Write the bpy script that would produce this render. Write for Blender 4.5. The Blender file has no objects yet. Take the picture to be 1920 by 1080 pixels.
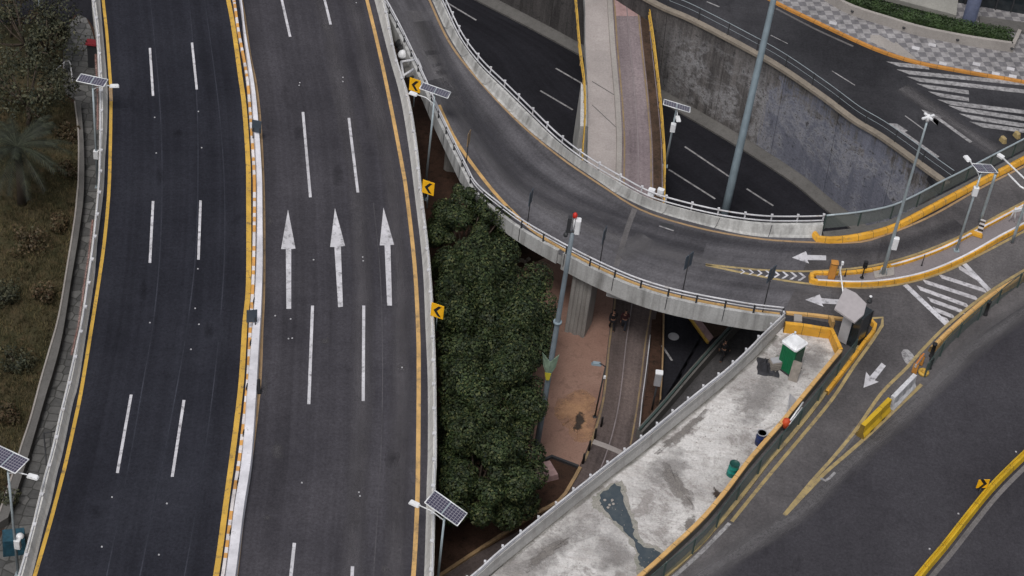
import bpy, bmesh, math, random
import numpy as np
from mathutils import Vector, Matrix, Euler

RND = random.Random(11)
SC = bpy.context.scene
COL = SC.collection
rad = math.radians

# ------------------------------------------------------------------ camera
F_PX, DEP, ROLL, DIST = 3800.0, rad(41.5), rad(7.3), 122.6
AXF = Vector((0, math.cos(DEP), -math.sin(DEP)))
_u0 = Vector((0, math.sin(DEP), math.cos(DEP)))
_r0 = Vector((1, 0, 0))
AXR = math.cos(ROLL) * _r0 + math.sin(ROLL) * _u0
AXU = math.cos(ROLL) * _u0 - math.sin(ROLL) * _r0
EYE = -DIST * AXF
cam = bpy.data.cameras.new('camera')
cam.sensor_width = 36.0
cam.lens = 36.0 * F_PX / 1920.0
cam.clip_start, cam.clip_end = 1.0, 6000.0
cam_o = bpy.data.objects.new('camera', cam)
COL.objects.link(cam_o)
cam_o.matrix_world = Matrix((
    (AXR.x, AXU.x, -AXF.x, EYE.x), (AXR.y, AXU.y, -AXF.y, EYE.y),
    (AXR.z, AXU.z, -AXF.z, EYE.z), (0, 0, 0, 1)))
SC.camera = cam_o

# ------------------------------------------------------------------ light
SUN_EL, SUN_AZ = rad(62), rad(200)
world = bpy.data.worlds.new("World")
SC.world = world
world.use_nodes = True
wn = world.node_tree
wn.nodes.clear()
wo = wn.nodes.new('ShaderNodeOutputWorld')
wb = wn.nodes.new('ShaderNodeBackground')
sky = wn.nodes.new('ShaderNodeTexSky')
sky.sky_type = 'NISHITA'
sky.sun_disc = False
sky.sun_elevation = SUN_EL
sky.sun_rotation = SUN_AZ
sky.dust_density = 4.0
sky.air_density = 1.0
hs = wn.nodes.new('ShaderNodeHueSaturation')
hs.inputs['Saturation'].default_value = 0.28
wn.links.new(sky.outputs[0], hs.inputs['Color'])
wn.links.new(hs.outputs[0], wb.inputs[0])
wb.inputs[1].default_value = 0.10
wn.links.new(wb.outputs[0], wo.inputs[0])
sun = bpy.data.lights.new('sun', 'SUN')
sun.energy = 1.1
sun.angle = rad(16)
sun.color = (1.0, 0.96, 0.92)
sun_o = bpy.data.objects.new('sun', sun)
COL.objects.link(sun_o)
sd = Vector((math.sin(SUN_AZ) * math.cos(SUN_EL), math.cos(SUN_AZ) * math.cos(SUN_EL), math.sin(SUN_EL)))
sun_o.rotation_euler = sd.to_track_quat('Z', 'Y').to_euler()
SC.view_settings.view_transform = 'Standard'
SC.view_settings.look = 'None'
SC.view_settings.exposure = 0.22
SC.view_settings.gamma = 1.0


# ------------------------------------------------------------------ geometry helpers
def at(px, py, z=0.0):
    """point of the plane at height z that the photograph shows at this pixel (1920 x 1080)"""
    d = AXF + (px - 960) / F_PX * AXR - (py - 540) / F_PX * AXU
    return EYE + d * ((z - EYE.z) / d.z)


def P(pts, z=0.0):
    """pixel list to 3D polyline; an item may carry its own z"""
    return [at(p[0], p[1], p[2] if len(p) > 2 else z) for p in pts]


def up(v, h):
    return Vector((v.x, v.y, v.z + h))


def spline(pts, step=0.8, n=None):
    """Catmull-Rom through the points, resampled evenly"""
    pts = [Vector(p) for p in pts]
    if len(pts) > 2:
        ext = [2 * pts[0] - pts[1]] + pts + [2 * pts[-1] - pts[-2]]
        fine = []
        for i in range(1, len(ext) - 2):
            p0, p1, p2, p3 = ext[i - 1:i + 3]
            for k in range(12):
                t = k / 12
                fine.append(0.5 * ((2 * p1) + (p2 - p0) * t + (2 * p0 - 5 * p1 + 4 * p2 - p3) * t * t
                                   + (3 * p1 - p0 - 3 * p2 + p3) * t ** 3))
        fine.append(pts[-1])
    else:
        fine = pts
    return resample(fine, step, n)


def resample(fine, step=0.8, n=None):
    acc = [0.0]
    for a, b in zip(fine, fine[1:]):
        acc.append(acc[-1] + (b - a).length)
    L = acc[-1]
    n = n or max(2, int(round(L / step)) + 1)
    out, j = [], 0
    for i in range(n):
        s = L * i / (n - 1)
        while j < len(acc) - 2 and acc[j + 1] < s:
            j += 1
        seg = acc[j + 1] - acc[j]
        t = 0 if seg < 1e-9 else (s - acc[j]) / seg
        out.append(fine[j].lerp(fine[j + 1], min(1, max(0, t))))
    return out


def plen(path):
    return sum((b - a).length for a, b in zip(path, path[1:]))


def sides(path):
    out = []
    for i in range(len(path)):
        a, b = path[max(0, i - 1)], path[min(len(path) - 1, i + 1)]
        d = b - a
        d.z = 0
        d = d.normalized() if d.length > 1e-9 else Vector((1, 0, 0))
        out.append(Vector((-d.y, d.x, 0)))
    return out


def shift(path, lat=0.0, h=0.0):
    """to the left by lat (looking along the path), up by h"""
    return [p + s * lat + Vector((0, 0, h)) for p, s in zip(path, sides(path))]


class MB:
    """collects faces with metre UVs and links them as ONE mesh object"""

    def __init__(self):
        self.v, self.f, self.uv, self.mi, self.sm = [], [], [], [], []

    def face(self, pts, uv=None, mi=0, sm=False):
        b = len(self.v)
        self.v += [tuple(p) for p in pts]
        self.f.append(list(range(b, b + len(pts))))
        self.uv += uv if uv else [(p[0], p[1]) for p in pts]
        self.mi.append(mi)
        self.sm.append(sm)
        return self

    def grid(self, rows, uvs, mi=0, sm=False, closed=False):
        """rows: list of rings with equal count"""
        b = len(self.v)
        n = len(rows[0])
        for r in rows:
            self.v += [tuple(p) for p in r]
        m = n if closed else n - 1
        for i in range(len(rows) - 1):
            for j in range(m):
                k = (j + 1) % n
                self.f.append([b + i * n + j, b + i * n + k, b + (i + 1) * n + k, b + (i + 1) * n + j])
                u0, u1 = uvs[0][j], uvs[0][j + 1]
                v0, v1 = uvs[1][i], uvs[1][i + 1]
                self.uv += [(u0, v0), (u1, v0), (u1, v1), (u0, v1)]
                self.mi.append(mi)
                self.sm.append(sm)
        return self

    def ribbon(self, L, R, mi=0, nu=1, uo=0.0, vo=0.0):
        """flat strip between two polylines of equal count"""
        w = sum((a - b).length for a, b in zip(L, R)) / len(L)
        vs = [vo]
        for a, b, c, d in zip(L, L[1:], R, R[1:]):
            vs.append(vs[-1] + ((b - a).length + (d - c).length) / 2)
        rows = [[l.lerp(r, k / nu) for k in range(nu + 1)] for l, r in zip(L, R)]
        return self.grid(rows, ([uo + w * k / nu for k in range(nu + 1)], vs), mi)

    def sweep(self, path, ring, mi=0, sm=False, caps=True):
        """closed ring of (lateral, up) offsets along a path"""
        rows = [[p + s * a + Vector((0, 0, h)) for a, h in ring] for p, s in zip(path, sides(path))]
        us = [0.0]
        for a, b in zip(ring, ring[1:] + ring[:1]):
            us.append(us[-1] + math.hypot(b[0] - a[0], b[1] - a[1]))
        vs = [0.0]
        for a, b in zip(path, path[1:]):
            vs.append(vs[-1] + (b - a).length)
        self.grid(rows, (us, vs), mi, sm, closed=True)
        if caps:
            self.face(rows[0][::-1], None, mi)
            self.face(rows[-1], None, mi)
        return self

    def loft(self, lines, mi=0, closed=True, caps=True, sm=False):
        """lines: polylines of equal count forming the ring"""
        rows = list(map(list, zip(*lines)))
        r0 = rows[len(rows) // 2]
        us = [0.0]
        for a, b in zip(r0, r0[1:] + r0[:1]):
            us.append(us[-1] + (b - a).length)
        vs = [0.0]
        for a, b in zip(lines[0], lines[0][1:]):
            vs.append(vs[-1] + (b - a).length)
        self.grid(rows, (us, vs), mi, sm, closed)
        if caps and closed:
            self.face(rows[0][::-1], None, mi)
            self.face(rows[-1], None, mi)
        return self

    def tube(self, path, r, n=8, mi=0, r2=None, caps=True):
        path = [Vector(p) for p in path]
        rows, vs = [], [0.0]
        pn = None
        for i, p in enumerate(path):
            d = (path[min(i + 1, len(path) - 1)] - path[max(0, i - 1)]).normalized()
            if pn is None:
                a = Vector((0, 0, 1)) if abs(d.z) < .9 else Vector((1, 0, 0))
                pn = d.cross(a).normalized()
            else:
                pn = (pn - d * pn.dot(d)).normalized()
            q = d.cross(pn)
            rr = r if r2 is None else r + (r2 - r) * i / (len(path) - 1)
            rows.append([p + (pn * math.cos(2 * math.pi * k / n) + q * math.sin(2 * math.pi * k / n)) * rr for k in range(n)])
            if i:
                vs.append(vs[-1] + (p - path[i - 1]).length)
        self.grid(rows, ([2 * math.pi * r * k / n for k in range(n + 1)], vs), mi, True, closed=True)
        if caps:
            self.face(rows[0][::-1], None, mi)
            self.face(rows[-1], None, mi)
        return self

    def box(self, c, size, rot=None, mi=0, taper=1.0, bev=0.0):
        """box centred at c; rot = Matrix 3x3; taper scales the top; bev cuts vertical edges"""
        x, y, z = size[0] / 2, size[1] / 2, size[2] / 2
        M = rot or Matrix.Identity(3)
        c = Vector(c)
        if bev:
            o = [(-x + bev, -y), (x - bev, -y), (x, -y + bev), (x, y - bev), (x - bev, y), (-x + bev, y), (-x, y - bev), (-x, -y + bev)]
        else:
            o = [(-x, -y), (x, -y), (x, y), (-x, y)]
        bot = [c + M @ Vector((a, b, -z)) for a, b in o]
        top = [c + M @ Vector((a * taper, b * taper, z)) for a, b in o]
        n = len(o)
        for i in range(n):
            j = (i + 1) % n
            w = (bot[i] - bot[j]).length
            self.face([bot[i], bot[j], top[j], top[i]], [(0, 0), (w, 0), (w, 2 * z), (0, 2 * z)], mi)
        self.face(bot[::-1], None, mi)
        self.face(top, None, mi)
        return self

    def lathe(self, c, prof, n=14, mi=0, rot=None, sm=True):
        """prof: (radius, height) pairs"""
        M = rot or Matrix.Identity(3)
        c = Vector(c)
        rows = [[c + M @ Vector((r * math.cos(2 * math.pi * k / n), r * math.sin(2 * math.pi * k / n), h)) for k in range(n)] for r, h in prof]
        vs = [0.0]
        for a, b in zip(prof, prof[1:]):
            vs.append(vs[-1] + math.hypot(b[0] - a[0], b[1] - a[1]))
        self.grid(rows, ([k * .2 for k in range(n + 1)], vs), mi, sm, closed=True)
        if prof[0][0] > 1e-4:
            self.face(rows[0][::-1], None, mi)
        if prof[-1][0] > 1e-4:
            self.face(rows[-1], None, mi)
        return self

    def prism(self, pts, h, mi=0):
        """polygon (counter-clockwise or not) extruded upward by h"""
        top = [up(p, h) for p in pts]
        self.face(top, None, mi)
        for i in range(len(pts)):
            j = (i + 1) % len(pts)
            w = (pts[i] - pts[j]).length
            self.face([pts[i], pts[j], top[j], top[i]], [(0, 0), (w, 0), (w, h), (0, h)], mi)
        return self

    def build(self, name, mats, parent=None, fix=True):
        me = bpy.data.meshes.new(name)
        me.from_pydata(self.v, [], self.f)
        uvl = me.uv_layers.new(name='UVMap')
        uvl.data.foreach_set('uv', [c for uv in self.uv for c in uv])
        me.polygons.foreach_set('material_index', self.mi)
        me.polygons.foreach_set('use_smooth', self.sm)
        for m in (mats if isinstance(mats, (list, tuple)) else [mats]):
            me.materials.append(m)
        if fix:
            bm = bmesh.new()
            bm.from_mesh(me)
            bmesh.ops.remove_doubles(bm, verts=bm.verts, dist=1e-4)
            if any(len(f.verts) > 4 for f in bm.faces):
                bmesh.ops.triangulate(bm, faces=[f for f in bm.faces if len(f.verts) > 4])
            bmesh.ops.recalc_face_normals(bm, faces=bm.faces)
            bm.to_mesh(me)
            bm.free()
        me.update()
        return link(name, me, parent)


def root_loc(o):
    l = Vector((0, 0, 0))
    while o is not None:
        l += o.location
        o = o.parent
    return l


def link(name, me, parent=None, loc=None, rot=None):
    """link a mesh; world-built geometry stays where it is under a parent that is only translated"""
    o = bpy.data.objects.new(name, me)
    COL.objects.link(o)
    if parent is not None:
        o.parent = parent
        o.location = (Vector(loc) if loc is not None else Vector((0, 0, 0))) - root_loc(parent)
    elif loc is not None:
        o.location = loc
    if rot is not None:
        o.rotation_euler = rot
    return o


def tag(o, label=None, cat=None, group=None, kind=None):
    if label:
        o['label'] = label
    if cat:
        o['category'] = cat
    if group:
        o['group'] = group
    if kind:
        o['kind'] = kind
    return o


def thing(name, label, cat, loc, group=None, rotz=0.0):
    o = bpy.data.objects.new(name, None)
    o.empty_display_size = 0.3
    COL.objects.link(o)
    o.location = loc
    o.rotation_euler = (0, 0, rotz)
    return tag(o, label, cat, group)


def struct(o, label, cat):
    return tag(o, label, cat, None, 'structure')


def copies(src, name, parent, locs, rots=None):
    for i, l in enumerate(locs):
        c = src.copy()
        COL.objects.link(c)
        c.parent = parent
        c.location = Vector(l) - root_loc(parent)
        if rots:
            c.rotation_euler = (0, 0, rots[i])


# ------------------------------------------------------------------ materials
class NT:
    def __init__(self, name, rough=0.85, spec=0.3, metal=0.0):
        self.m = bpy.data.materials.new(name)
        self.m.use_nodes = True
        self.t = self.m.node_tree
        self.b = self.t.nodes['Principled BSDF']
        self.b.inputs['Roughness'].default_value = rough
        self.b.inputs['Specular IOR Level'].default_value = spec
        self.b.inputs['Metallic'].default_value = metal

    def n(self, kind, **kw):
        x = self.t.nodes.new(kind)
        for k, v in kw.items():
            setattr(x, k, v)
        return x

    def lk(self, a, b):
        self.t.links.new(a, b)

    def uv(self, sx=1, sy=1, sz=1, world=False):
        if world:
            g = self.n('ShaderNodeNewGeometry').outputs['Position']
        else:
            g = self.n('ShaderNodeUVMap').outputs['UV']
        mp = self.n('ShaderNodeMapping')
        mp.inputs['Scale'].default_value = (sx, sy, sz)
        self.lk(g, mp.inputs['Vector'])
        return mp.outputs['Vector']

    def noise(self, vec, scale=1, detail=3, rough=.55, dist=0):
        x = self.n('ShaderNodeTexNoise')
        x.inputs['Scale'].default_value = scale
        x.inputs['Detail'].default_value = detail
        x.inputs['Roughness'].default_value = rough
        x.inputs['Distortion'].default_value = dist
        self.lk(vec, x.inputs['Vector'])
        return x.outputs['Fac']

    def remap(self, v, a, b, c=0.0, d=1.0):
        x = self.n('ShaderNodeMapRange')
        x.inputs['From Min'].default_value = a
        x.inputs['From Max'].default_value = b
        x.inputs['To Min'].default_value = c
        x.inputs['To Max'].default_value = d
        self.lk(v, x.inputs['Value'])
        return x.outputs['Result']

    def math(self, op, a, b):
        x = self.n('ShaderNodeMath', operation=op)
        for i, s in enumerate((a, b)):
            if isinstance(s, (int, float)):
                x.inputs[i].default_value = s
            else:
                self.lk(s, x.inputs[i])
        return x.outputs[0]

    def mix(self, f, a, b, blend='MIX'):
        x = self.n('ShaderNodeMix', data_type='RGBA', blend_type=blend)
        for i, s in ((0, f), (6, a), (7, b)):
            if isinstance(s, (int, float)):
                x.inputs[i].default_value = s
            elif isinstance(s, (tuple, list)):
                x.inputs[i].default_value = (*s[:3], 1)
            else:
                self.lk(s, x.inputs[i])
        return x.outputs[2]

    def scale(self, col, f):
        """colour times a value"""
        cx = self.n('ShaderNodeCombineColor')
        for i in range(3):
            self.lk(f, cx.inputs[i])
        return self.mix(1.0, col, cx.outputs[0], 'MULTIPLY')

    def bump(self, h, strength=.3, dist=.02):
        x = self.n('ShaderNodeBump')
        x.inputs['Strength'].default_value = strength
        x.inputs['Distance'].default_value = dist
        self.lk(h, x.inputs['Height'])
        self.lk(x.outputs[0], self.b.inputs['Normal'])

    def col(self, c):
        if isinstance(c, (tuple, list)):
            self.b.inputs['Base Color'].default_value = (*c[:3], 1)
        else:
            self.lk(c, self.b.inputs['Base Color'])
        return self.m


def asphalt(name, rgb, light=None, streak=.35, patch=.3, su=0.9):
    t = NT(name, .95, .08)
    u = t.uv()
    big = t.noise(u, .11, 4)
    st = t.noise(t.uv(su, .018), 1.0, 3, .6)
    st2 = t.noise(t.uv(3.5, .03), 1.0, 2, .5)
    mott = t.noise(u, 1.7, 5, .75)
    fine = t.noise(u, 6, 3, .8)
    grit = t.noise(u, 30, 2, .7)
    stain = t.noise(t.uv(1.0, .35), .55, 5, .7, .8)
    f = t.math('ADD', t.remap(big, .3, .7, 1 - patch, 1 + patch), t.remap(st, .3, .7, -streak, streak))
    f = t.math('ADD', f, t.remap(st2, .3, .7, -streak * .35, streak * .35))
    f = t.math('MULTIPLY', f, t.remap(mott, .3, .7, .86, 1.14))
    f = t.math('MULTIPLY', f, t.remap(fine, .28, .72, .72, 1.28))
    f = t.math('MULTIPLY', f, t.remap(grit, .3, .7, .75, 1.25))
    f = t.math('MULTIPLY', f, t.remap(stain, .60, .72, 1.0, .72))
    f = t.math('MAXIMUM', f, .25)
    base = t.mix(t.remap(big, .4, .65), rgb, light or [min(1, c * 1.15) for c in rgb])
    t.bump(fine, .35, .01)
    return t.col(t.scale(base, f))


def concrete(name, rgb, stain=.45, dark=(.09, .085, .08), rough=.85, sx=1.2, amount=.5):
    t = NT(name, rough, .3)
    w = t.uv(1, 1, 1, True)
    big = t.noise(w, .35, 5, .6)
    run = t.noise(t.uv(sx * 1.6, sx * 1.6, .14, True), 1.0, 4, .65)
    fine = t.noise(w, 9, 3, .65)
    msk = t.math('MULTIPLY', t.remap(run, 1 - amount, 1.15 - amount * .6), stain)
    c = t.mix(t.remap(big, .3, .7), [x * .82 for x in rgb], [min(1, x * 1.12) for x in rgb])
    c = t.mix(msk, c, dark)
    t.bump(fine, .25, .02)
    return t.col(t.scale(c, t.remap(fine, .25, .75, .84, 1.14)))


def paint(name, rgb, wear=.4, under=(.06, .057, .06), rough=.6, sc=2.2, dirt=.25, joints=0):
    t = NT(name, rough, .35)
    w = t.uv(1, 1, 1, True)
    a = t.noise(w, sc, 5, .7)
    b = t.noise(w, .6, 3)
    g = t.noise(w, 18, 2, .6)
    msk = t.math('MULTIPLY', t.remap(a, .63 - wear * .25, .72 - wear * .1), .85)
    msk = t.math('MULTIPLY', msk, t.remap(g, .3, .55, .3, 1))
    c = t.mix(t.remap(b, .35, .7), rgb, [x * (1 - dirt) for x in rgb])
    if joints:
        sep = t.n('ShaderNodeSeparateXYZ')
        t.lk(t.uv(), sep.inputs[0])
        j = t.math('LESS_THAN', t.math('MODULO', sep.outputs[1], joints), .035)
        c = t.mix(t.math('MULTIPLY', j, .8), c, (.10, .07, .03))
        sc_ = t.noise(t.uv(2.5, .55), 1.3, 5, .75)
        c = t.mix(t.math('MULTIPLY', t.remap(sc_, .56, .68), .7), c, (.09, .075, .06))
    tone = t.noise(w, 1.1, 5, .75)
    c = t.scale(c, t.remap(tone, .3, .7, .78, 1.08))
    return t.col(t.mix(msk, c, under))


def plain(name, rgb, rough=.5, spec=.4, metal=0.0, var=.12, sc=3.0):
    t = NT(name, rough, spec, metal)
    w = t.uv(1, 1, 1, True)
    a = t.noise(w, sc, 4, .6)
    return t.col(t.scale(t.mix(0, rgb, rgb), t.remap(a, .3, .7, 1 - var, 1 + var)))


def soil(name, a, b, c, sc=.5):
    t = NT(name, .95, .1)
    w = t.uv(1, 1, 1, True)
    n1, n2, n3 = t.noise(w, sc, 6, .65), t.noise(w, sc * 5, 4, .7), t.noise(w, 12, 3, .7)
    x = t.mix(t.remap(n1, .35, .65), a, b)
    x = t.mix(t.remap(n2, .5, .72), x, c)
    t.bump(n2, .5, .08)
    return t.col(t.scale(x, t.remap(n3, .25, .75, .7, 1.3)))


def leafy(name, cols, rough=.6, trans=0.0):
    t = NT(name, rough, .25)
    g = t.n('ShaderNodeNewGeometry').outputs['Random Per Island']
    r = t.n('ShaderNodeValToRGB')
    r.color_ramp.elements[0].color = (*cols[0], 1)
    r.color_ramp.elements[1].color = (*cols[-1], 1)
    for i, c in enumerate(cols[1:-1]):
        e = r.color_ramp.elements.new((i + 1) / (len(cols) - 1))
        e.color = (*c, 1)
    t.lk(g, r.inputs[0])
    w = t.noise(t.uv(1, 1, 1, True), .8, 4, .6)
    return t.col(t.scale(r.outputs[0], t.remap(w, .32, .68, .55, 1.55)))


M = {}
M['asph_blue'] = asphalt('asphalt_new_blue_black', (.0215, .0224, .0300), (.0258, .0268, .0350), .22, .16)
M['asph_grey'] = asphalt('asphalt_highway_grey', (.0485, .0462, .0545), (.0575, .0545, .0625), .22, .18)
M['asph_ramp'] = asphalt('asphalt_ramp', (.092, .089, .098), (.112, .108, .116), .3, .3, .7)
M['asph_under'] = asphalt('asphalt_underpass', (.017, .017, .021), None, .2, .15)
M['asph_street'] = asphalt('asphalt_street', (.037, .037, .042), (.047, .046, .051), .06, .35)
M['asph_junction'] = asphalt('asphalt_junction', (.088, .083, .087), (.113, .106, .108), .06, .4)
M['asph_avenue'] = asphalt('asphalt_avenue', (.0435, .0415, .0485), (.0495, .0475, .0545), .04, .14)
M['asph_foot'] = asphalt('asphalt_footway', (.06, .058, .06), None, .2, .3)
M['asph_pale'] = asphalt('asphalt_worn_pale', (.15, .142, .145), (.18, .17, .17), .3, .3)
M['conc'] = concrete('concrete_barrier', (.58, .57, .55), .5)
M['conc_far'] = concrete('concrete_parapet', (.50, .50, .49), .75, (.10, .095, .09), amount=.6)
M['conc_fascia'] = concrete('concrete_fascia_stained', (.46, .46, .455), .8, (.08, .075, .07), sx=1.0, amount=.56)
M['conc_wall'] = concrete('concrete_island_wall', (.42, .41, .40), .6, (.17, .15, .14), amount=.5)
M['conc_path'] = concrete('concrete_path_pinkish', (.35, .315, .302), .45, (.2, .17, .165), amount=.45)
M['conc_dark'] = concrete('concrete_dark', (.13, .125, .12), .6, (.05, .048, .045), amount=.5)
M['conc_cope'] = concrete('concrete_coping_brown', (.25, .215, .175), .6, (.09, .08, .07), amount=.55)
M['conc_pier'] = concrete('concrete_pier', (.30, .29, .275), .6, (.10, .085, .075), amount=.5)
M['white'] = paint('road_paint_white', (.68, .67, .71), .55)
M['white_worn'] = paint('road_paint_white_worn', (.42, .41, .42), .85, sc=3.0)
M['white_wall'] = paint('barrier_paint_white', (.78, .77, .82), .12, (.25, .23, .22))
M['yellow'] = paint('road_paint_yellow', (.70, .43, .075), .45)
M['yellow_tan'] = paint('road_paint_yellow_dirty', (.42, .28, .15), .55, (.12, .09, .06))
M['yellow_pale'] = paint('road_paint_yellow_worn', (.46, .35, .16), .75, (.12, .10, .08))
M['amber'] = paint('kerb_paint_amber', (.80, .41, .045), .3, (.3, .22, .12), joints=1.1)
M['amber_pale'] = paint('kerb_paint_amber_pale', (.74, .45, .17), .35, (.35, .25, .15), joints=1.3)
M['orange'] = paint('kerb_paint_orange', (.62, .28, .06), .3, (.2, .12, .07), joints=1.2)
M['yel_bar'] = paint('barrier_paint_yellow', (.66, .42, .02), .3, (.25, .16, .03), joints=2.0)
M['galv'] = plain('galvanised_steel', (.36, .42, .45), .5, .5, .35, .12)
M['galv_blue'] = plain('galvanised_mast', (.23, .29, .33), .55, .5, .2, .15, 1.2)
M['mast_grey'] = plain('weathered_mast_grey', (.17, .205, .235), .6, .4, .15, .2, 1.2)
M['white_rail'] = paint('handrail_white', (.64, .64, .67), .3, (.3, .26, .22), .45)
M['white_plastic'] = plain('white_plastic', (.75, .76, .78), .4)
M['dark_steel'] = plain('dark_steel', (.035, .036, .04), .6)
M['green_steel'] = plain('dark_green_steel', (.045, .07, .065), .6)
M['black'] = plain('black_rubber', (.014, .014, .016), .7)
M['sign_yellow'] = plain('sign_face_amber', (.92, .48, .012), .45, .4, 0, .05)
M['sign_black'] = plain('sign_print_black', (.012, .012, .014), .5)
M['slate'] = plain('sign_back_slate', (.055, .075, .10), .55)
M['grey_panel'] = plain('grey_panel', (.36, .36, .38), .6)
M['red_light'] = plain('red_beacon', (.55, .03, .02), .35)
M['red'] = plain('red_awning', (.20, .015, .022), .7)
M['green_loo'] = plain('green_plastic', (.006, .14, .055), .45)
M['teal'] = plain('teal_plastic', (.012, .20, .165), .5, .35, 0, .3, 4)
M['blue'] = plain('navy_plastic', (.012, .025, .10), .4)
M['bark'] = concrete('bark', (.09, .07, .055), .5, (.03, .025, .02))
M['wood'] = plain('weathered_board', (.24, .215, .19), .8, .2, 0, .25)
M['tarp'] = plain('dark_tarp', (.03, .03, .036), .7)
M['skin'] = plain('skin', (.36, .2, .14), .6)
M['cloth_black'] = plain('black_cloth', (.018, .017, .02), .9)
M['cloth_maroon'] = plain('dark_maroon_cloth', (.05, .018, .022), .9)
M['cloth_grey'] = plain('dark_denim', (.03, .033, .045), .9)
M['hair'] = plain('black_hair', (.012, .01, .01), .6)
M['soil'] = soil('bare_soil', (.05, .034, .025), (.085, .055, .04), (.03, .024, .018))
M['soil_red'] = soil('red_brown_soil', (.045, .027, .02), (.075, .042, .03), (.025, .018, .014))
M['scrub'] = soil('dry_grass_ground', (.07, .056, .033), (.042, .042, .022), (.095, .068, .04), .35)
M['leaf_dark'] = leafy('leaves_dark_green', [(.005, .011, .005), (.015, .027, .010), (.046, .063, .022), (.015, .026, .011), (.085, .092, .034)])
M['leaf_olive'] = leafy('leaves_olive', [(.014, .018, .012), (.04, .045, .028), (.078, .074, .042), (.027, .034, .021)])
M['leaf_dry'] = leafy('leaves_dry', [(.05, .036, .022), (.10, .07, .038), (.045, .044, .022), (.08, .048, .028)])
M['leaf_palm'] = leafy('palm_leaves', [(.006, .009, .006), (.035, .04, .025), (.014, .018, .011)])
M['leaf_hedge'] = leafy('hedge_leaves', [(.02, .04, .015), (.045, .075, .025), (.03, .05, .02)])
M['grass_dry'] = leafy('dry_grass', [(.085, .07, .036), (.15, .12, .06), (.055, .053, .026), (.05, .052, .026)], .8)


def gravel_mat():
    t = NT('white_gravel', .95, .15)
    w = t.uv(1, 1, 1, True)
    big, mid = t.noise(w, .22, 5, .6), t.noise(w, 1.1, 5, .7)
    drag = t.noise(t.uv(.5, 2.4, 1, True), 1.6, 4, .65)
    fine = t.noise(w, 7, 3, .75)
    v = t.n('ShaderNodeTexVoronoi')
    v.inputs['Scale'].default_value = 9
    t.lk(w, v.inputs['Vector'])
    c = t.mix(t.remap(big, .38, .58), (.34, .325, .318), (.58, .565, .555))
    c = t.mix(t.math('MULTIPLY', t.remap(drag, .48, .70), .7), c, (.36, .33, .315))
    brk = t.math('MULTIPLY', t.remap(t.noise(w, .38, 6, .78, .7), .52, .60), t.remap(mid, .40, .52))
    c = t.mix(t.math('MULTIPLY', brk, .75), c, (.235, .215, .205))
    c = t.mix(t.math('MULTIPLY', t.remap(mid, .62, .70), .6), c, (.2, .185, .175))
    f = t.math('MULTIPLY', t.remap(fine, .25, .75, .78, 1.2), t.remap(v.outputs['Distance'], 0, .6, .88, 1.1))
    t.bump(t.math('ADD', fine, drag), .8, .05)
    return t.col(t.scale(c, f))


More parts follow.
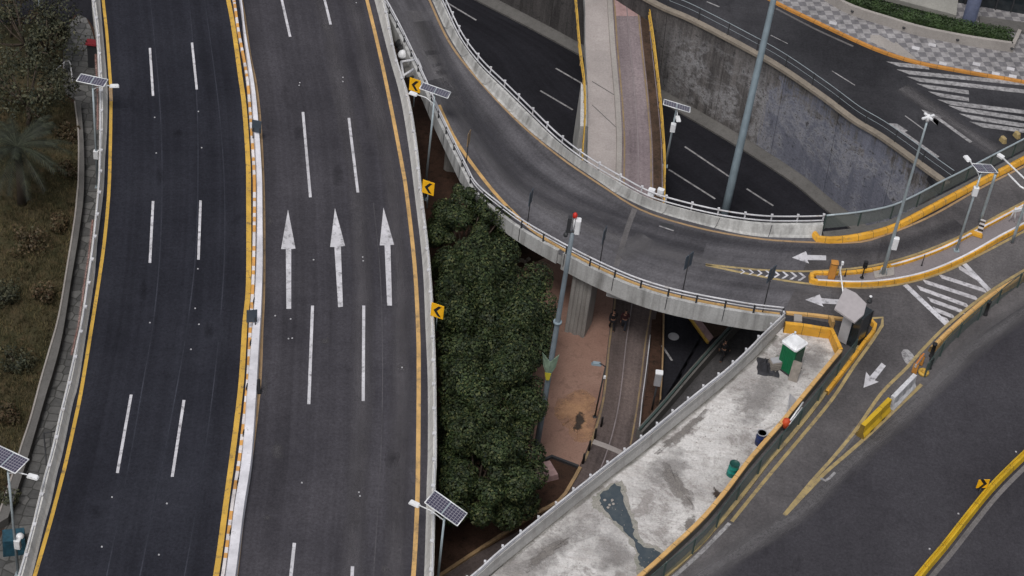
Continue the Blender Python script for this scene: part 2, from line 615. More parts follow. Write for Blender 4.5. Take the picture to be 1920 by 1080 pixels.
def stained_wall_mat(L):
    """old retaining wall: dark stains, a darker left end, vertical runs, pale salts and a grey-blue overpainted stretch; UV u along the wall, v up from its foot"""
    t = NT('dark_stained_concrete', .95, .1)
    u = t.uv()
    run = t.noise(t.uv(1.3, .10), 1.0, 6, .75)
    run2 = t.noise(t.uv(4.0, .16), 1.0, 5, .75)
    blot = t.noise(u, .30, 6, .70, .6)
    grain = t.noise(u, 1.9, 6, .8)
    fine = t.noise(u, 6, 4, .8)
    sep = t.n('ShaderNodeSeparateXYZ')
    t.lk(u, sep.inputs[0])
    U, V = sep.outputs[0], sep.outputs[1]
    wob = t.remap(blot, .3, .7, -2.2, 2.2)
    wob2 = t.remap(run2, .3, .7, -.9, .9)
    c = t.mix(t.remap(run, .36, .64), (.060, .056, .057), (.215, .20, .195))
    c = t.mix(t.math('MULTIPLY', t.remap(run2, .52, .70), .6), c, (.31, .295, .29))
    # overpainted stretch toward the ramp, ragged top edge, streaks coming through
    mu = t.math('MULTIPLY', t.remap(t.math('ADD', U, wob2), L * .625, L * .632), t.remap(t.math('ADD', t.math('ADD', V, wob), wob2), 7.4, 6.6))
    blue = t.mix(t.remap(run, .30, .70), (.155, .165, .21), (.225, .235, .295))
    blue = t.mix(t.math('MULTIPLY', t.remap(blot, .48, .58), t.remap(grain, .42, .56)), blue, (.34, .345, .39))
    blue = t.mix(t.math('MULTIPLY', t.remap(grain, .54, .68), .55), blue, (.09, .09, .105))
    c = t.mix(t.math('MULTIPLY', mu, .9), c, blue)
    band = t.math('MULTIPLY', t.remap(t.math('ADD', V, wob), 7.6, 6.0), t.remap(t.math('ADD', V, wob), .4, 2.2))
    pale = t.math('MULTIPLY', t.remap(blot, .44, .54), t.remap(grain, .40, .56))
    pale = t.math('MULTIPLY', pale, band)
    pale = t.math('MULTIPLY', pale, t.remap(U, L * .40, L * .47))
    c = t.mix(t.math('MULTIPLY', pale, t.remap(mu, 0, 1, .85, .25)), c, (.46, .455, .47))
    dk = t.math('MULTIPLY', t.remap(grain, .55, .64), t.remap(blot, .35, .5))
    c = t.mix(t.math('MULTIPLY', dk, .85), c, (.04, .038, .04))
    c = t.mix(t.math('MULTIPLY', t.remap(t.math('ADD', V, wob2), 8.2, 6.7, 1, 0), .5), c, (.05, .046, .044))
    c = t.mix(t.math('MULTIPLY', t.remap(U, L * .44, L * .36), .6), c, (.05, .047, .048))  # wall colour gets darker toward its left end
    wv = t.n('ShaderNodeTexBrick')
    wv.inputs['Scale'].default_value = 1.0
    wv.inputs['Mortar Size'].default_value = .02
    wv.inputs['Brick Width'].default_value = 5.2
    wv.inputs['Row Height'].default_value = 20.0
    wv.inputs['Color1'].default_value = wv.inputs['Color2'].default_value = (1, 1, 1, 1)
    wv.inputs['Mortar'].default_value = (.25, .25, .25, 1)
    t.lk(u, wv.inputs['Vector'])
    c = t.mix(.8, c, wv.outputs[0], 'MULTIPLY')
    t.bump(fine, .4, .03)
    return t.col(t.scale(c, t.remap(fine, .28, .72, .68, 1.32)))


def checker_mat():
    """sidewalk of grey concrete squares in several tones"""
    t = NT('checker_paving', .85, .25)
    rot = t.n('ShaderNodeMapping')
    t.lk(t.n('ShaderNodeUVMap').outputs['UV'], rot.inputs['Vector'])
    rot.inputs['Rotation'].default_value = (0, 0, rad(-12))
    b = t.n('ShaderNodeTexChecker')
    b.inputs['Scale'].default_value = 1.75
    b.inputs['Color1'].default_value = (.16, .155, .165, 1)
    b.inputs['Color2'].default_value = (.285, .275, .28, 1)
    t.lk(rot.outputs[0], b.inputs['Vector'])
    v = t.n('ShaderNodeTexVoronoi', feature='F1', distance='CHEBYCHEV')
    v.inputs['Scale'].default_value = 1.75
    v.inputs['Randomness'].default_value = 0
    t.lk(rot.outputs[0], v.inputs['Vector'])
    sx = t.n('ShaderNodeSeparateColor')
    t.lk(v.outputs['Color'], sx.inputs[0])
    n = t.noise(t.uv(), 4, 4, .7)
    big = t.noise(t.uv(), .3, 3, .6)
    c = t.scale(b.outputs[0], t.remap(sx.outputs[0], 0, 1, .88, 1.14))
    c = t.scale(c, t.remap(big, .3, .7, .75, 1.2))
    return t.col(t.scale(c, t.remap(n, .25, .75, .72, 1.22)))


def hex_mat():
    t = NT('stone_paving_grey', .9, .2)
    v = t.n('ShaderNodeTexVoronoi')
    v.inputs['Scale'].default_value = 1.5
    v.inputs['Randomness'].default_value = .45
    t.lk(t.uv(1, 1, 0, True), v.inputs['Vector'])
    e = t.n('ShaderNodeTexVoronoi', feature='DISTANCE_TO_EDGE')
    e.inputs['Scale'].default_value = 1.5
    e.inputs['Randomness'].default_value = .45
    t.lk(t.uv(1, 1, 0, True), e.inputs['Vector'])
    sx = t.n('ShaderNodeSeparateColor')
    t.lk(v.outputs['Color'], sx.inputs[0])
    c = t.mix(sx.outputs[0], (.075, .075, .075), (.15, .148, .145))
    c = t.mix(t.remap(e.outputs['Distance'], .08, .02), c, (.05, .05, .048))
    n = t.noise(t.uv(1, 1, 1, True), 3, 4, .7)
    return t.col(t.scale(c, t.remap(n, .25, .75, .7, 1.25)))


def plaza_mat():
    """brown-red trodden concrete plaza, broken by darker blotches"""
    t = NT('plaza_terracotta', .9, .15)
    w = t.uv(1, 1, 1, True)
    a, b, f = t.noise(w, .28, 5, .6), t.noise(w, 1.4, 5, .7, .8), t.noise(w, 10, 3, .7)
    c = t.mix(t.remap(a, .35, .65), (.235, .14, .11), (.30, .19, .15))
    c = t.mix(t.math('MULTIPLY', t.remap(b, .54, .7), .6), c, (.14, .085, .066))
    return t.col(t.scale(c, t.remap(f, .25, .75, .82, 1.18)))


def tan_ground_mat():
    t = NT('tan_plaza_patch', .95, .1)
    w = t.uv(1, 1, 1, True)
    b, f = t.noise(w, 1.1, 5, .7, 1.2), t.noise(w, 9, 3, .7)
    c = t.mix(t.remap(b, .38, .66), (.44, .26, .15), (.33, .19, .125))
    return t.col(t.scale(c, t.remap(f, .25, .75, .8, 1.2)))


def solar_mat():
    t = NT('solar_cells', .25, .5)
    b = t.n('ShaderNodeTexBrick')
    b.offset = 0
    b.inputs['Scale'].default_value = 1.0
    b.inputs['Brick Width'].default_value = .165
    b.inputs['Row Height'].default_value = .165
    b.inputs['Mortar Size'].default_value = .012
    b.inputs['Color1'].default_value = (.045, .042, .075, 1)
    b.inputs['Color2'].default_value = (.06, .055, .09, 1)
    b.inputs['Mortar'].default_value = (.30, .29, .33, 1)
    t.lk(t.uv(), b.inputs['Vector'])
    return t.col(b.outputs[0])


def mesh_mat(name, rgb, cover=.35, cell=.09):
    """wire mesh: fine wires with real holes between them"""
    t = NT(name, .7, .3)
    b = t.n('ShaderNodeTexBrick')
    b.offset = 0
    b.inputs['Scale'].default_value = 1.0
    b.inputs['Brick Width'].default_value = cell
    b.inputs['Row Height'].default_value = cell
    b.inputs['Mortar Size'].default_value = cell * cover * .5
    b.inputs['Mortar Smooth'].default_value = 0
    b.inputs['Color1'].default_value = b.inputs['Color2'].default_value = (0, 0, 0, 1)
    b.inputs['Mortar'].default_value = (1, 1, 1, 1)
    t.lk(t.uv(), b.inputs['Vector'])
    t.lk(b.outputs[0], t.b.inputs['Alpha'])
    return t.col(rgb)


def water_mat():
    t = NT('puddle_water', .12, .5)
    n = t.noise(t.uv(1, 1, 1, True), 2.5, 3)
    t.bump(n, .05, .02)
    return t.col(t.mix(t.remap(n, .4, .7), (.05, .066, .08), (.075, .09, .10)))


def band_mat(name, a, b, cell):
    """alternating painted blocks along v"""
    t = NT(name, .6, .35)
    sep = t.n('ShaderNodeSeparateXYZ')
    t.lk(t.uv(), sep.inputs[0])
    wob = t.noise(t.uv(.01, .3), 1.0, 2)
    x = t.math('MODULO', t.math('ADD', sep.outputs[1], t.remap(wob, .3, .7, 0, cell * 2.5)), cell * 2)
    x = t.math('LESS_THAN', x, cell)
    n = t.noise(t.uv(1, 1, 1, True), 3, 5, .7)
    n2 = t.noise(t.uv(1, 1, 1, True), .35, 3, .6)
    c = t.mix(x, a, b)
    c = t.mix(t.math('MULTIPLY', t.remap(n, .5, .7), .55), c, (.32, .25, .2))
    return t.col(t.scale(c, t.remap(n2, .35, .7, 1.05, .7)))


M['yellow_sand'] = paint('road_paint_yellow_sand', (.66, .41, .16), .5, (.15, .11, .08), sc=1.6)
M['white_mid'] = paint('road_paint_white_faded', (.60, .58, .61), .6, sc=2.6)
M['yellow_dim'] = paint('cycle_line_yellow_faded', (.33, .235, .12), .9, (.14, .11, .1))
M['line_dim'] = paint('cycle_line_faded', (.29, .25, .26), .95, (.15, .12, .12))
M['jersey_white'] = plain('scuffed_white_plastic', (.50, .50, .52), .55, .3, 0, .3, 2.5)
M['stud'] = plain('stud_grey', (.42, .42, .44), .5)
M['pale_tile'] = concrete('pale_tile', (.52, .51, .53), .4, (.3, .29, .3))
M['gravel'] = gravel_mat()
M['checker'] = checker_mat()
M['hex'] = hex_mat()
M['plaza'] = plaza_mat()
M['solar'] = solar_mat()
M['mesh_green'] = mesh_mat('green_wire_mesh', (.10, .135, .125), .36)
M['mesh_grey'] = mesh_mat('grey_wire_mesh', (.14, .16, .155), .5)
M['water'] = water_mat()
M['kerb_blocks'] = band_mat('kerb_orange_white_blocks', (.72, .68, .68), (.66, .34, .09), .62)
M['stripe_bw'] = band_mat('black_white_stripes', (.7, .7, .72), (.02, .02, .022), .16)
M['stripe_ow'] = band_mat('orange_white_stripes', (.72, .7, .68), (.6, .2, .04), .3)
M['wall_repaint'] = concrete('wall_repaint_blue_grey', (.17, .185, .25), .6, (.075, .08, .105), amount=.5)
M['wall_repaint_dull'] = concrete('wall_repaint_grey', (.12, .125, .15), .6, (.06, .06, .07), amount=.55)
M['bike'] = asphalt('bike_lane_mauve', (.19, .155, .165), (.215, .18, .185), .25, .2)
M['bike_low'] = asphalt('bike_lane_brown', (.105, .085, .083), (.125, .098, .09), .35, .3)
M['pink'] = plain('pink_paving', (.34, .23, .225), .85, .2, 0, .2)
M['slab_build'] = concrete('building_panel', (.24, .235, .215), .5, (.12, .115, .10), amount=.45)
M['col_blue'] = plain('column_blue_grey', (.085, .10, .16), .6, .4, 0, .2)
M['glass'] = plain('dark_glazing', (.018, .024, .028), .12, .6, 0, .2)
M['stone_wall'] = concrete('planter_stone', (.33, .305, .285), .3, (.18, .165, .155), amount=.45)
M['bin_teal'] = plain('blue_tarp', (.015, .06, .09), .6, .4, 0, .4, 4)

def blob(px, z, name, mat, parent, jit=3.0, seed=1, sub=4, fan=True):
    rg = random.Random(seed)
    pts = []
    for i in range(len(px)):
        p0, p1, p2, p3 = [px[(i + o) % len(px)] for o in (-1, 0, 1, 2)]
        for k in range(sub):
            f = k / sub
            w = (-.5 * f + f * f - .5 * f ** 3, 1 - 2.5 * f * f + 1.5 * f ** 3, .5 * f + 2 * f * f - 1.5 * f ** 3, -.5 * f * f + .5 * f ** 3)
            pts.append(tuple(sum(c * q[m] for c, q in zip(w, (p0, p1, p2, p3))) + rg.uniform(-jit, jit) for m in (0, 1)))
    g = MB()
    q = P(pts, z)
    if not fan:
        g.face(q)
        return g.build(name, mat, parent)
    c = sum(q, Vector((0, 0, 0))) / len(q)
    for a, b in zip(q, q[1:] + q[:1]):
        g.face([c, a, b], [(0, 0), (0, 1), (0, 1)])
    return g.build(name, mat, parent, fix=False)


def ragged(m, edge=.55, sc=2.2, soft=.18, top=1.0):
    """let a surface stain break up raggedly toward its rim (UV v = 1 at the rim)"""
    t = NT.__new__(NT)
    t.m = m
    t.t = m.node_tree
    t.b = t.t.nodes['Principled BSDF']
    sep = t.n('ShaderNodeSeparateXYZ')
    t.lk(t.uv(), sep.inputs[0])
    n = t.noise(t.uv(1, 1, 1, True), sc, 5, .7)
    v = t.math('ADD', sep.outputs[1], t.remap(n, .3, .7, -.5, .5))
    t.lk(t.remap(v, edge + soft, edge - soft, 0, top), t.b.inputs['Alpha'])
    return m


def feather(m, width, sc=1.0, top=.9):
    """band whose dust thins out to both sides (UV u across, 0..width)"""
    t = NT.__new__(NT)
    t.m = m
    t.t = m.node_tree
    t.b = t.t.nodes['Principled BSDF']
    sep = t.n('ShaderNodeSeparateXYZ')
    t.lk(t.uv(), sep.inputs[0])
    x = t.math('ABSOLUTE', t.math('SUBTRACT', t.math('MULTIPLY', sep.outputs[0], 2 / width), 1.0), 0)
    n = t.noise(t.uv(1, .12), sc, 4, .65)
    x = t.math('ADD', x, t.remap(n, .3, .7, -.35, .35))
    t.lk(t.remap(x, 1.0, .1, 0, top), t.b.inputs['Alpha'])
    return m


M['wet'] = ragged(soil('wet_gravel', (.19, .175, .165), (.28, .26, .245), (.15, .14, .135), .8), .75, 2.0, .3, .8)
M['wet_green'] = ragged(soil('algae_gravel', (.20, .205, .18), (.27, .265, .235), (.16, .16, .14), .8), .8, 1.5, .15, .95)
M['wet_rim'] = soil('algae_rim', (.24, .24, .21), (.33, .31, .285), (.18, .18, .155), .8)
M['damp'] = ragged(soil('damp_gravel', (.25, .235, .228), (.35, .335, .325), (.2, .19, .185), .6), .55, 1.1, .5, .75)
M['mud'] = ragged(soil('dark_mud', (.05, .04, .035), (.085, .065, .055), (.03, .024, .02), 1.2), .75, 2.0, .2, .9)
M['tan_ground'] = ragged(tan_ground_mat(), .85, .7, .5, .9)
M['pebble'] = plain('grey_pebbles', (.26, .24, .225), .9, .2, 0, .3)
M['dust_avenue'] = feather(asphalt('roadside_dust', (.12, .115, .12), None, .15, .3), 1.7, 1.0, .75)
M['dust_ramp'] = feather(asphalt('pale_wheel_track', (.145, .14, .147), None, .1, .3), 1.5, .35, .6)
M['tyre'] = feather(asphalt('dark_tyre_band', (.036, .036, .043), None, .1, .2), 1.7, .35, .38)
M['dust_hw'] = feather(asphalt('pale_highway_track', (.095, .09, .098), None, .2, .3), 1.6, .8, .55)
M['algae'] = feather(soil('algae_foot', (.12, .12, .10), (.17, .165, .145), (.09, .085, .075), 1.5), .7, 2.5, .85)
M['seam'] = asphalt('paving_seam', (.034, .036, .047), None, .1, .4)
M['seam_grey'] = asphalt('paving_seam_grey', (.075, .072, .08), None, .1, .4)
M['smear'] = ragged(asphalt('pale_smear', (.12, .115, .12), None, .1, .3), .55, 3.0, .45, .45)
M['oil'] = ragged(asphalt('oil_stain', (.014, .014, .017), None, .1, .3), .6, 1.6, .7, .28)
M['rust_lip'] = feather(soil('rust_weathering', (.17, .085, .07), (.30, .20, .18), (.10, .06, .05), 1.5), .2, 2.5, .9)
M['island_pave'] = concrete('island_paving', (.23, .205, .21), .4, (.13, .12, .12), amount=.45)

# ------------------------------------------------------------------ levels (metres; street and viaduct deck at 0)
ZL, ZU = -6.0, -7.8     # lower ground and plaza, underpass road

# ================================================================== GROUND
g = MB()
S = 1500
g.face([Vector((-S, -S, ZU - .6)), Vector((S, -S, ZU - .6)), Vector((S, S, ZU - .6)), Vector((-S, S, ZU - .6))])
struct(g.build('ground', M['soil'], fix=False), 'bare brown earth under and around the interchange', 'ground')

# lower ground sheet west of the underpass: plaza, verge, tree ground
edge = P([(1800, 560), (1600, 520), (1500, 508), (1300, 468), (1100, 392), (960, 268), (850, 128), (800, 20), (765, -60), (700, -200)], ZL)
low = edge + [at(-100, -260, ZL), at(-500, -200, ZL), at(-560, 700, ZL), at(-400, 1350, ZL), at(900, 1400, ZL), at(1500, 1200, ZL), at(1750, 700, ZL)]
g = MB()
g.face(low)
for a, b in zip(edge, edge[1:]):
    g.face([a, b, up(b, -2.6), up(a, -2.6)])
struct(g.build('lower_ground', M['soil_red']), 'dark red-brown earth beneath the viaduct and the tree', 'ground')

# underpass carriageway
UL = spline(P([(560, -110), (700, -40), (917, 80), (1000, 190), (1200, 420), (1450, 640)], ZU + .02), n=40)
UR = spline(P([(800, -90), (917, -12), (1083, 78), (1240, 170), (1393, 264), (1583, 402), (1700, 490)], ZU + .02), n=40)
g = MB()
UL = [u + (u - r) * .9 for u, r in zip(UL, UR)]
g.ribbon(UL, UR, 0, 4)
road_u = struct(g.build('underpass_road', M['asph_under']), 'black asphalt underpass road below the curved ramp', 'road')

# ================================================================== HIGHWAY VIADUCT
lb_out = [(168, -90), (172, 0), (180, 60), (184, 140), (186, 180), (186, 240), (185, 300), (182, 360), (173, 450), (163, 523), (152, 598), (144, 637), (126, 717), (113, 770), (95, 847), (82, 893), (71, 937), (59, 987), (33, 1080), (0, 1180), (-40, 1290)]
lb_in = [(181, -90), (188, 0), (193, 60), (200, 140), (202, 180), (201, 240), (197, 300), (194, 360), (183, 450), (177, 523), (166, 598), (160, 637), (147, 720), (136, 760), (118, 847), (106, 893), (97, 937), (83, 987), (60, 1080), (30, 1180), (-6, 1290)]
rb_in = [(676, -90), (702, 0), (728, 100), (750, 180), (765, 267), (777, 360), (792, 493), (798, 620), (802, 720), (802, 853), (800, 910), (795, 1080), (783, 1200), (768, 1300)]
rb_out = [(694, -90), (722, 0), (742, 100), (767, 180), (782, 267), (792, 360), (807, 493), (815, 620), (818, 720), (819, 853), (817, 910), (813, 1080), (803, 1200), (790, 1300)]
N = 110
LBO = spline(P(lb_out, .78), n=N)
LBI = spline(P(lb_in, 0), n=N)
RBI = spline(P(rb_in, 0), n=N)
RBO = spline(P(rb_out, .78), n=N)
med = [(418, -90), (438, 0), (447, 60), (462, 140), (468, 200), (475, 300), (477, 360), (476, 477), (473, 560), (469, 620), (464, 720), (450, 853), (435, 953), (418, 1080), (398, 1190), (378, 1290)]
MED = spline(P(med, 0), n=N)
whi = [(436, -90), (452, 0), (459, 60), (468, 120), (474, 160), (478, 200), (485, 300), (487, 360), (487, 477), (484, 560), (480, 620), (473, 720), (463, 853), (448, 953), (432, 1080), (412, 1190), (392, 1290)]
WHI = spline(P(whi, .55), n=N)

g = MB()
mL = shift(MED, 0)
g.ribbon([Vector((p.x, p.y, 0)) for p in LBO], [Vector((p.x, p.y, 0)) for p in WHI], 0, 6)
hwL = struct(g.build('highway_carriageway', M['asph_blue']), 'blue-black newly laid carriageway on the left of the viaduct', 'road')
g = MB()
g.ribbon([Vector((p.x, p.y, 0)) for p in WHI], [Vector((p.x, p.y, 0)) for p in RBO], 0, 6)
hwR = struct(g.build('highway_carriageway', M['asph_grey']), 'grey carriageway with three white arrows on the viaduct', 'road')
vt = thing('viaduct', 'concrete viaduct deck and piers carrying the two wide carriageways', 'viaduct', (LBO[50] + RBO[50]) / 2 + Vector((0, 0, ZL)))
g = MB()
a = [Vector((p.x, p.y, -.02)) for p in LBO]
b = [Vector((p.x, p.y, -.02)) for p in RBO]
g.loft([a, b, [up(p, -.6) for p in b], [p.lerp(q, .78) + Vector((0, 0, -1.5)) for p, q in zip(a, b)], [p.lerp(q, .22) + Vector((0, 0, -1.5)) for p, q in zip(a, b)], [up(p, -.6) for p in a]])
g.build('deck', M['conc_fascia'], vt)
for i in (12, 40, 68, 96):
    c = (LBO[i] + RBO[i]) / 2
    g = MB()
    g.box((c.x, c.y, (ZL - 1.5) / 2 - .03), (3.2, 1.6, -ZL - 1.5 + .02), bev=.3)
    g.build('pier', M['conc_pier'], vt)


def barrier(name, label, inner, outer, h, flip, mat, knob_every=None, group=None):
    """concrete safety barrier: sloped face inside, steel rail on knobs outside"""
    t = thing(name, label, 'barrier', Vector((outer[len(outer) // 2].x, outer[len(outer) // 2].y, 0)), group)
    o0 = [Vector((p.x, p.y, 0)) for p in outer]
    ring = [up(p, -.0) for p in inner], [p.lerp(q, .22) + Vector((0, 0, .22)) for p, q in zip(inner, o0)], [p.lerp(q, .55) + Vector((0, 0, h)) for p, q in zip(inner, o0)], [up(q, h) for q in o0], [up(q, -.62) for q in o0], [p.lerp(q, .5) + Vector((0, 0, -.62)) for p, q in zip(inner, o0)], [up(p, -.05) for p in inner]
    g = MB()
    g.loft(list(ring))
    g.build('concrete_body', mat, t)
    s = .09 if flip else -.09
    rail = shift([up(q, h + .06) for q in o0], s)
    g = MB()
    g.tube(rail, .045, 6)
    g.build('rail', M['white_rail'], t)
    if knob_every:
        pts = resample(shift([up(q, h) for q in o0], s * 1.6), knob_every)
        g = MB()
        g.box((0, 0, -.12), (.09, .09, .3)).box((0, 0, .08), (.2, .2, .1))
        k = g.build('rail_post', M['white_rail'], t)
        k.location = pts[0] - root_loc(t)
        copies(k, 'rail_post', t, pts[1:])
    return t


barrier('safety_barrier', 'pale concrete barrier along the left edge of the blue-black carriageway', LBI, LBO, .78, True, M['conc'], 2.05)
barrier('safety_barrier', 'pale concrete barrier along the right edge of the grey carriageway beside the big trees', RBI, RBO, .78, False, M['conc'], 1.95)

# median: painted block kerb, white barrier, expansion gaps
t = thing('median_kerb', 'low median kerb painted in orange and white blocks', 'kerb', MED[55])
g = MB()
g.sweep(shift(MED, 0, 0), [(.10, 0), (.085, .2), (-.085, .2), (-.10, 0)])
g.build('painted_kerb', M['kerb_blocks'], t)
t = thing('median_barrier', 'narrow white painted barrier beside the orange and white median kerb', 'barrier', Vector((WHI[55].x, WHI[55].y, 0)))
g = MB()
wl = [Vector((p.x, p.y, 0)) for p in WHI]
k0 = 26
def wid(i): return .05 + .10 * min(1, max(0, (i - 14) / 20)) + .09 * min(1, max(0, (i - 50) / 25))
rows_l = [[p + s * wid(i) * a + Vector((0, 0, h)) for i, (p, s) in enumerate(zip(wl, sides(wl)))] for a, h in ((1.25, 0), (1, .55), (-1, .55), (-1.35, 0))]
g.loft(rows_l)
g.build('barrier_body', M['white_wall'], t)
for i in range(62, N - 4, 6):
    p = shift(wl, -wid(i) * 1.2)[i]
    g = MB()
    g.box(up(p, .3), (.08, .3, .36))
    g.build('rubber_pad', M['black'], t)

for px, py, lab, ang in ((480, 244, 'slate back of a small sign on the median, beside the upper dashes', -.12), (471, 600, 'slate back of a small sign on the median, level with the arrow tails', .3)):
    c = at(px + 1, py + 8, .5)
    t = thing('road_sign', lab, 'road sign', (c.x, c.y, .55), 'small signs on the median')
    R = Matrix.Rotation(ang, 3, 'Z')
    g = MB()
    g.box((c.x, c.y, 1.15), (.62, .04, .95), R)
    g.build('board', M['slate'], t)
    g = MB()
    g.box((c.x - .22, c.y - .05, .62), (.06, .06, .9)).box((c.x + .22, c.y - .05, .62), (.06, .06, .9))
    g.build('post', M['dark_steel'], t)
c = at(485, 735, 0)
g = MB()
g.lathe((c.x, c.y, 0), [(.2, 0), (.2, .05), (.11, .08), (.09, .95), (.07, 1.0), (0, 1.02)], 12)
tag(g.build('bollard', M['black']), 'black rubber bollard on the tan line beside the white median', 'bollard')


def lane_line(parent, path, w, mat, name='edge_line', h=.006):
    g = MB()
    g.ribbon(shift(path, w / 2, h), shift(path, -w / 2, h))
    return g.build(name, mat, parent)


def px_line(parent, pts, w, mat, name='edge_line', z=0.0, h=.006, step=.8):
    return lane_line(parent, spline(P(pts, z), step), w, mat, name, h)


px_line(hwL, [(187, -90), (193.5, 0), (200, 60), (206, 140), (208, 180), (207, 267), (204, 360), (196, 450), (186, 523), (168, 637), (155, 717), (147, 760), (128, 847), (117, 893), (92, 987), (65, 1080), (34, 1180), (0, 1290)], .2, M['yellow'])
px_line(hwL, [(408, -90), (428, 0), (439, 60), (450, 140), (458, 200), (465, 300), (466, 360), (466, 527), (459, 610), (452, 720), (436, 853), (427, 920), (405, 1080), (385, 1180), (360, 1290)], .3, M['yellow'])
px_line(hwR, [(432, -90), (453, 0), (468, 100), (480, 160), (488, 233), (494, 360), (495, 477), (494, 560), (491, 620), (487, 720), (472, 853), (457, 953), (443, 1080), (424, 1190), (405, 1290)], .17, M['yellow_tan'])
px_line(hwR, [(664, -90), (688, 0), (712, 100), (733, 200), (752, 300), (762, 360), (777, 493), (784, 620), (785, 720), (784, 853), (782, 953), (775, 1080), (764, 1190), (750, 1290)], .24, M['yellow_sand'])
# fresh patch of yellow where the left line was repainted
px_line(hwL, [(207, 165), (208.5, 190)], .22, M['yellow_tan'], 'edge_line_patch', h=.010)

for pts in (((281, 90), (287, 180)), ((287, 377), (281, 493)), ((246, 740), (220, 887)), ((360, 80), (369, 168)), ((376, 376), (372, 487)), ((345, 750), (323, 894))):
    px_line(hwL, pts, .155, M['white'], 'lane_dash', step=1)
for pts in (((524, -20), (544, 69)), ((568, 210), (582, 370)), ((586, 573), (579, 758)), ((552, 1018), (540, 1130)), ((604, -20), (620, 46)), ((654, 221), (671, 361)), ((682, 573), (681, 752)), ((661, 1062), (657, 1150))):
    px_line(hwR, pts, .175, M['white'], 'lane_dash', step=1)


px_line(hwR, [(640, -60), (668, 30), (690, 120), (712, 220), (733, 330), (746, 450), (752, 560), (752, 720), (747, 900), (736, 1090)], 1.6, M['dust_hw'], 'wheel_track', h=.004)
px_line(hwR, [(588, -60), (610, 30), (632, 120), (652, 220), (668, 330), (676, 450), (680, 560), (678, 720), (672, 900), (655, 1090)], 1.6, M['dust_hw'], 'wheel_track', h=.004)


def arrow(parent, tip, hl, hr, sl, sr, tail_l, tail_r, mat, z=0.0):
    g = MB()
    pts = P([tip, hr, sr, tail_r, tail_l, sl, hl], z + .007)
    g.face([pts[0], pts[1], pts[2], pts[5], pts[6]])
    g.face([pts[2], pts[3], pts[4], pts[5]])
    return g.build('arrow_marking', mat, parent)


arrow(hwR, (540, 393), (527, 467), (554, 466), (536, 467), (546, 467), (537, 579), (546, 579), M['white'])
arrow(hwR, (628, 390), (619, 463), (647, 461), (627, 463), (639, 462), (634, 576), (643, 575), M['white'])
arrow(hwR, (719, 389), (712, 460), (739, 459), (721, 460), (732, 459), (726, 573), (735, 573), M['white'])

# paving seams, smears and stains of the carriageways
for off in (0.0, 24.0):
    px_line(hwL, [(275 + off * 3, -60), (288 + off * 3, 60), (300 + off * 2.9, 200), (304 + off * 2.8, 330), (300 + off * 2.8, 470), (288 + off * 2.7, 600), (268 + off * 2.7, 720), (240 + off * 2.6, 880), (200 + off * 2.6, 1080)], .07, M['seam'], 'paving_seam', h=.003)
px_line(hwL, [(375, -60), (392, 60), (410, 200), (420, 330), (421, 470), (413, 600), (396, 760), (370, 940), (345, 1085)], .06, M['seam'], 'paving_seam', h=.003)
px_line(hwR, [(700, 380), (712, 500), (717, 640), (716, 800), (708, 960), (700, 1085)], .06, M['seam_grey'], 'paving_seam', h=.004)
for par, col, pts in ((hwR, 'smear', ((496, 726, 7, 26), (500, 970, 9, 6), (506, 415, 5, 12), (610, 640, 12, 7), (722, 1066, 7, 10), (753, 688, 8, 5), (610, 50, 8, 5), (520, 845, 14, 22))),
                      (hwL, 'oil', ((300, 330, 9, 18), (392, 620, 10, 16), (180, 960, 12, 14), (333, 250, 10, 8), (270, 545, 9, 20))),
                      (hwR, 'oil', ((633, 330, 12, 20), (735, 860, 14, 20), (560, 250, 10, 14)))):
    for i_, (x, y, a_, b_) in enumerate(pts):
        blob([(x + a_ * math.cos(k * .785), y + b_ * math.sin(k * .785)) for k in range(8)], .0045, 'surface_stain', M[col], par, 2, 50 + i_, 3)

# rust-brown weathering on the outer lip of the left barrier
for a_, b_ in ((21, 36), (50, 71)):
    q_ = [p + Vector((0, 0, .004)) for p in LBO[a_:b_]]
    g = MB()
    g.ribbon(q_, shift(q_, -.2))
    g.build('weathered_lip', M['rust_lip'], bpy.context.scene.objects['safety_barrier'])

# reflective studs beside the dashes
for par, pts in ((hwL, [(290, 220), (293, 287), (372, 209), (378, 277), (281, 605), (366, 578), (373, 608), (210, 932), (313, 944), (191, 1025), (298, 1040), (371, 504), (358, 655)]),
                 (hwR, [(562, 155), (561, 160), (643, 145), (643, 153), (588, 487), (680, 482), (681, 489), (566, 905), (673, 923), (675, 930), (545, 598), (516, 592), (541, 635), (548, 634), (668, 5), (754, 689)])):
    for x, y in pts:
        p = at(x, y)
        g = MB()
        g.box((p.x, p.y, .015), (.09, .10, .03), taper=.6)
        g.build('road_stud', M['stud'], par)

# ================================================================== CURVED RAMP
near_rail = [(700, -40), (725, 0), (752, 50), (780, 108), (800, 152), (815, 187), (840, 240), (873, 307), (893, 343), (933, 378), (987, 417), (1067, 462), (1133, 495), (1200, 523), (1280, 546), (1397, 568), (1470, 577)]
NR = spline(P(near_rail, 1.0), n=120)
NR0 = [Vector((p.x, p.y, 0)) for p in NR]
far_in = [(786, -50), (810, 0), (843, 70), (900, 153), (987, 240), (1060, 297), (1127, 343), (1163, 367), (1230, 397), (1337, 427), (1410, 442), (1480, 446), (1540, 446)]
far_rail = [(808, -50), (833, 0), (863, 62), (900, 112), (947, 158), (997, 207), (1047, 255), (1103, 297), (1168, 335), (1220, 362), (1287, 382), (1360, 398), (1433, 407), (1503, 408), (1546, 407)]
FI = spline(P(far_in, 0), n=110)
FR = spline(P(far_rail, 1.15), n=110)
g = MB()
A = resample(NR0, n=110)
B = resample([Vector((p.x, p.y, 0)) for p in FR], n=110)
A = [a + Vector((0, 0, .004)) for a in A]
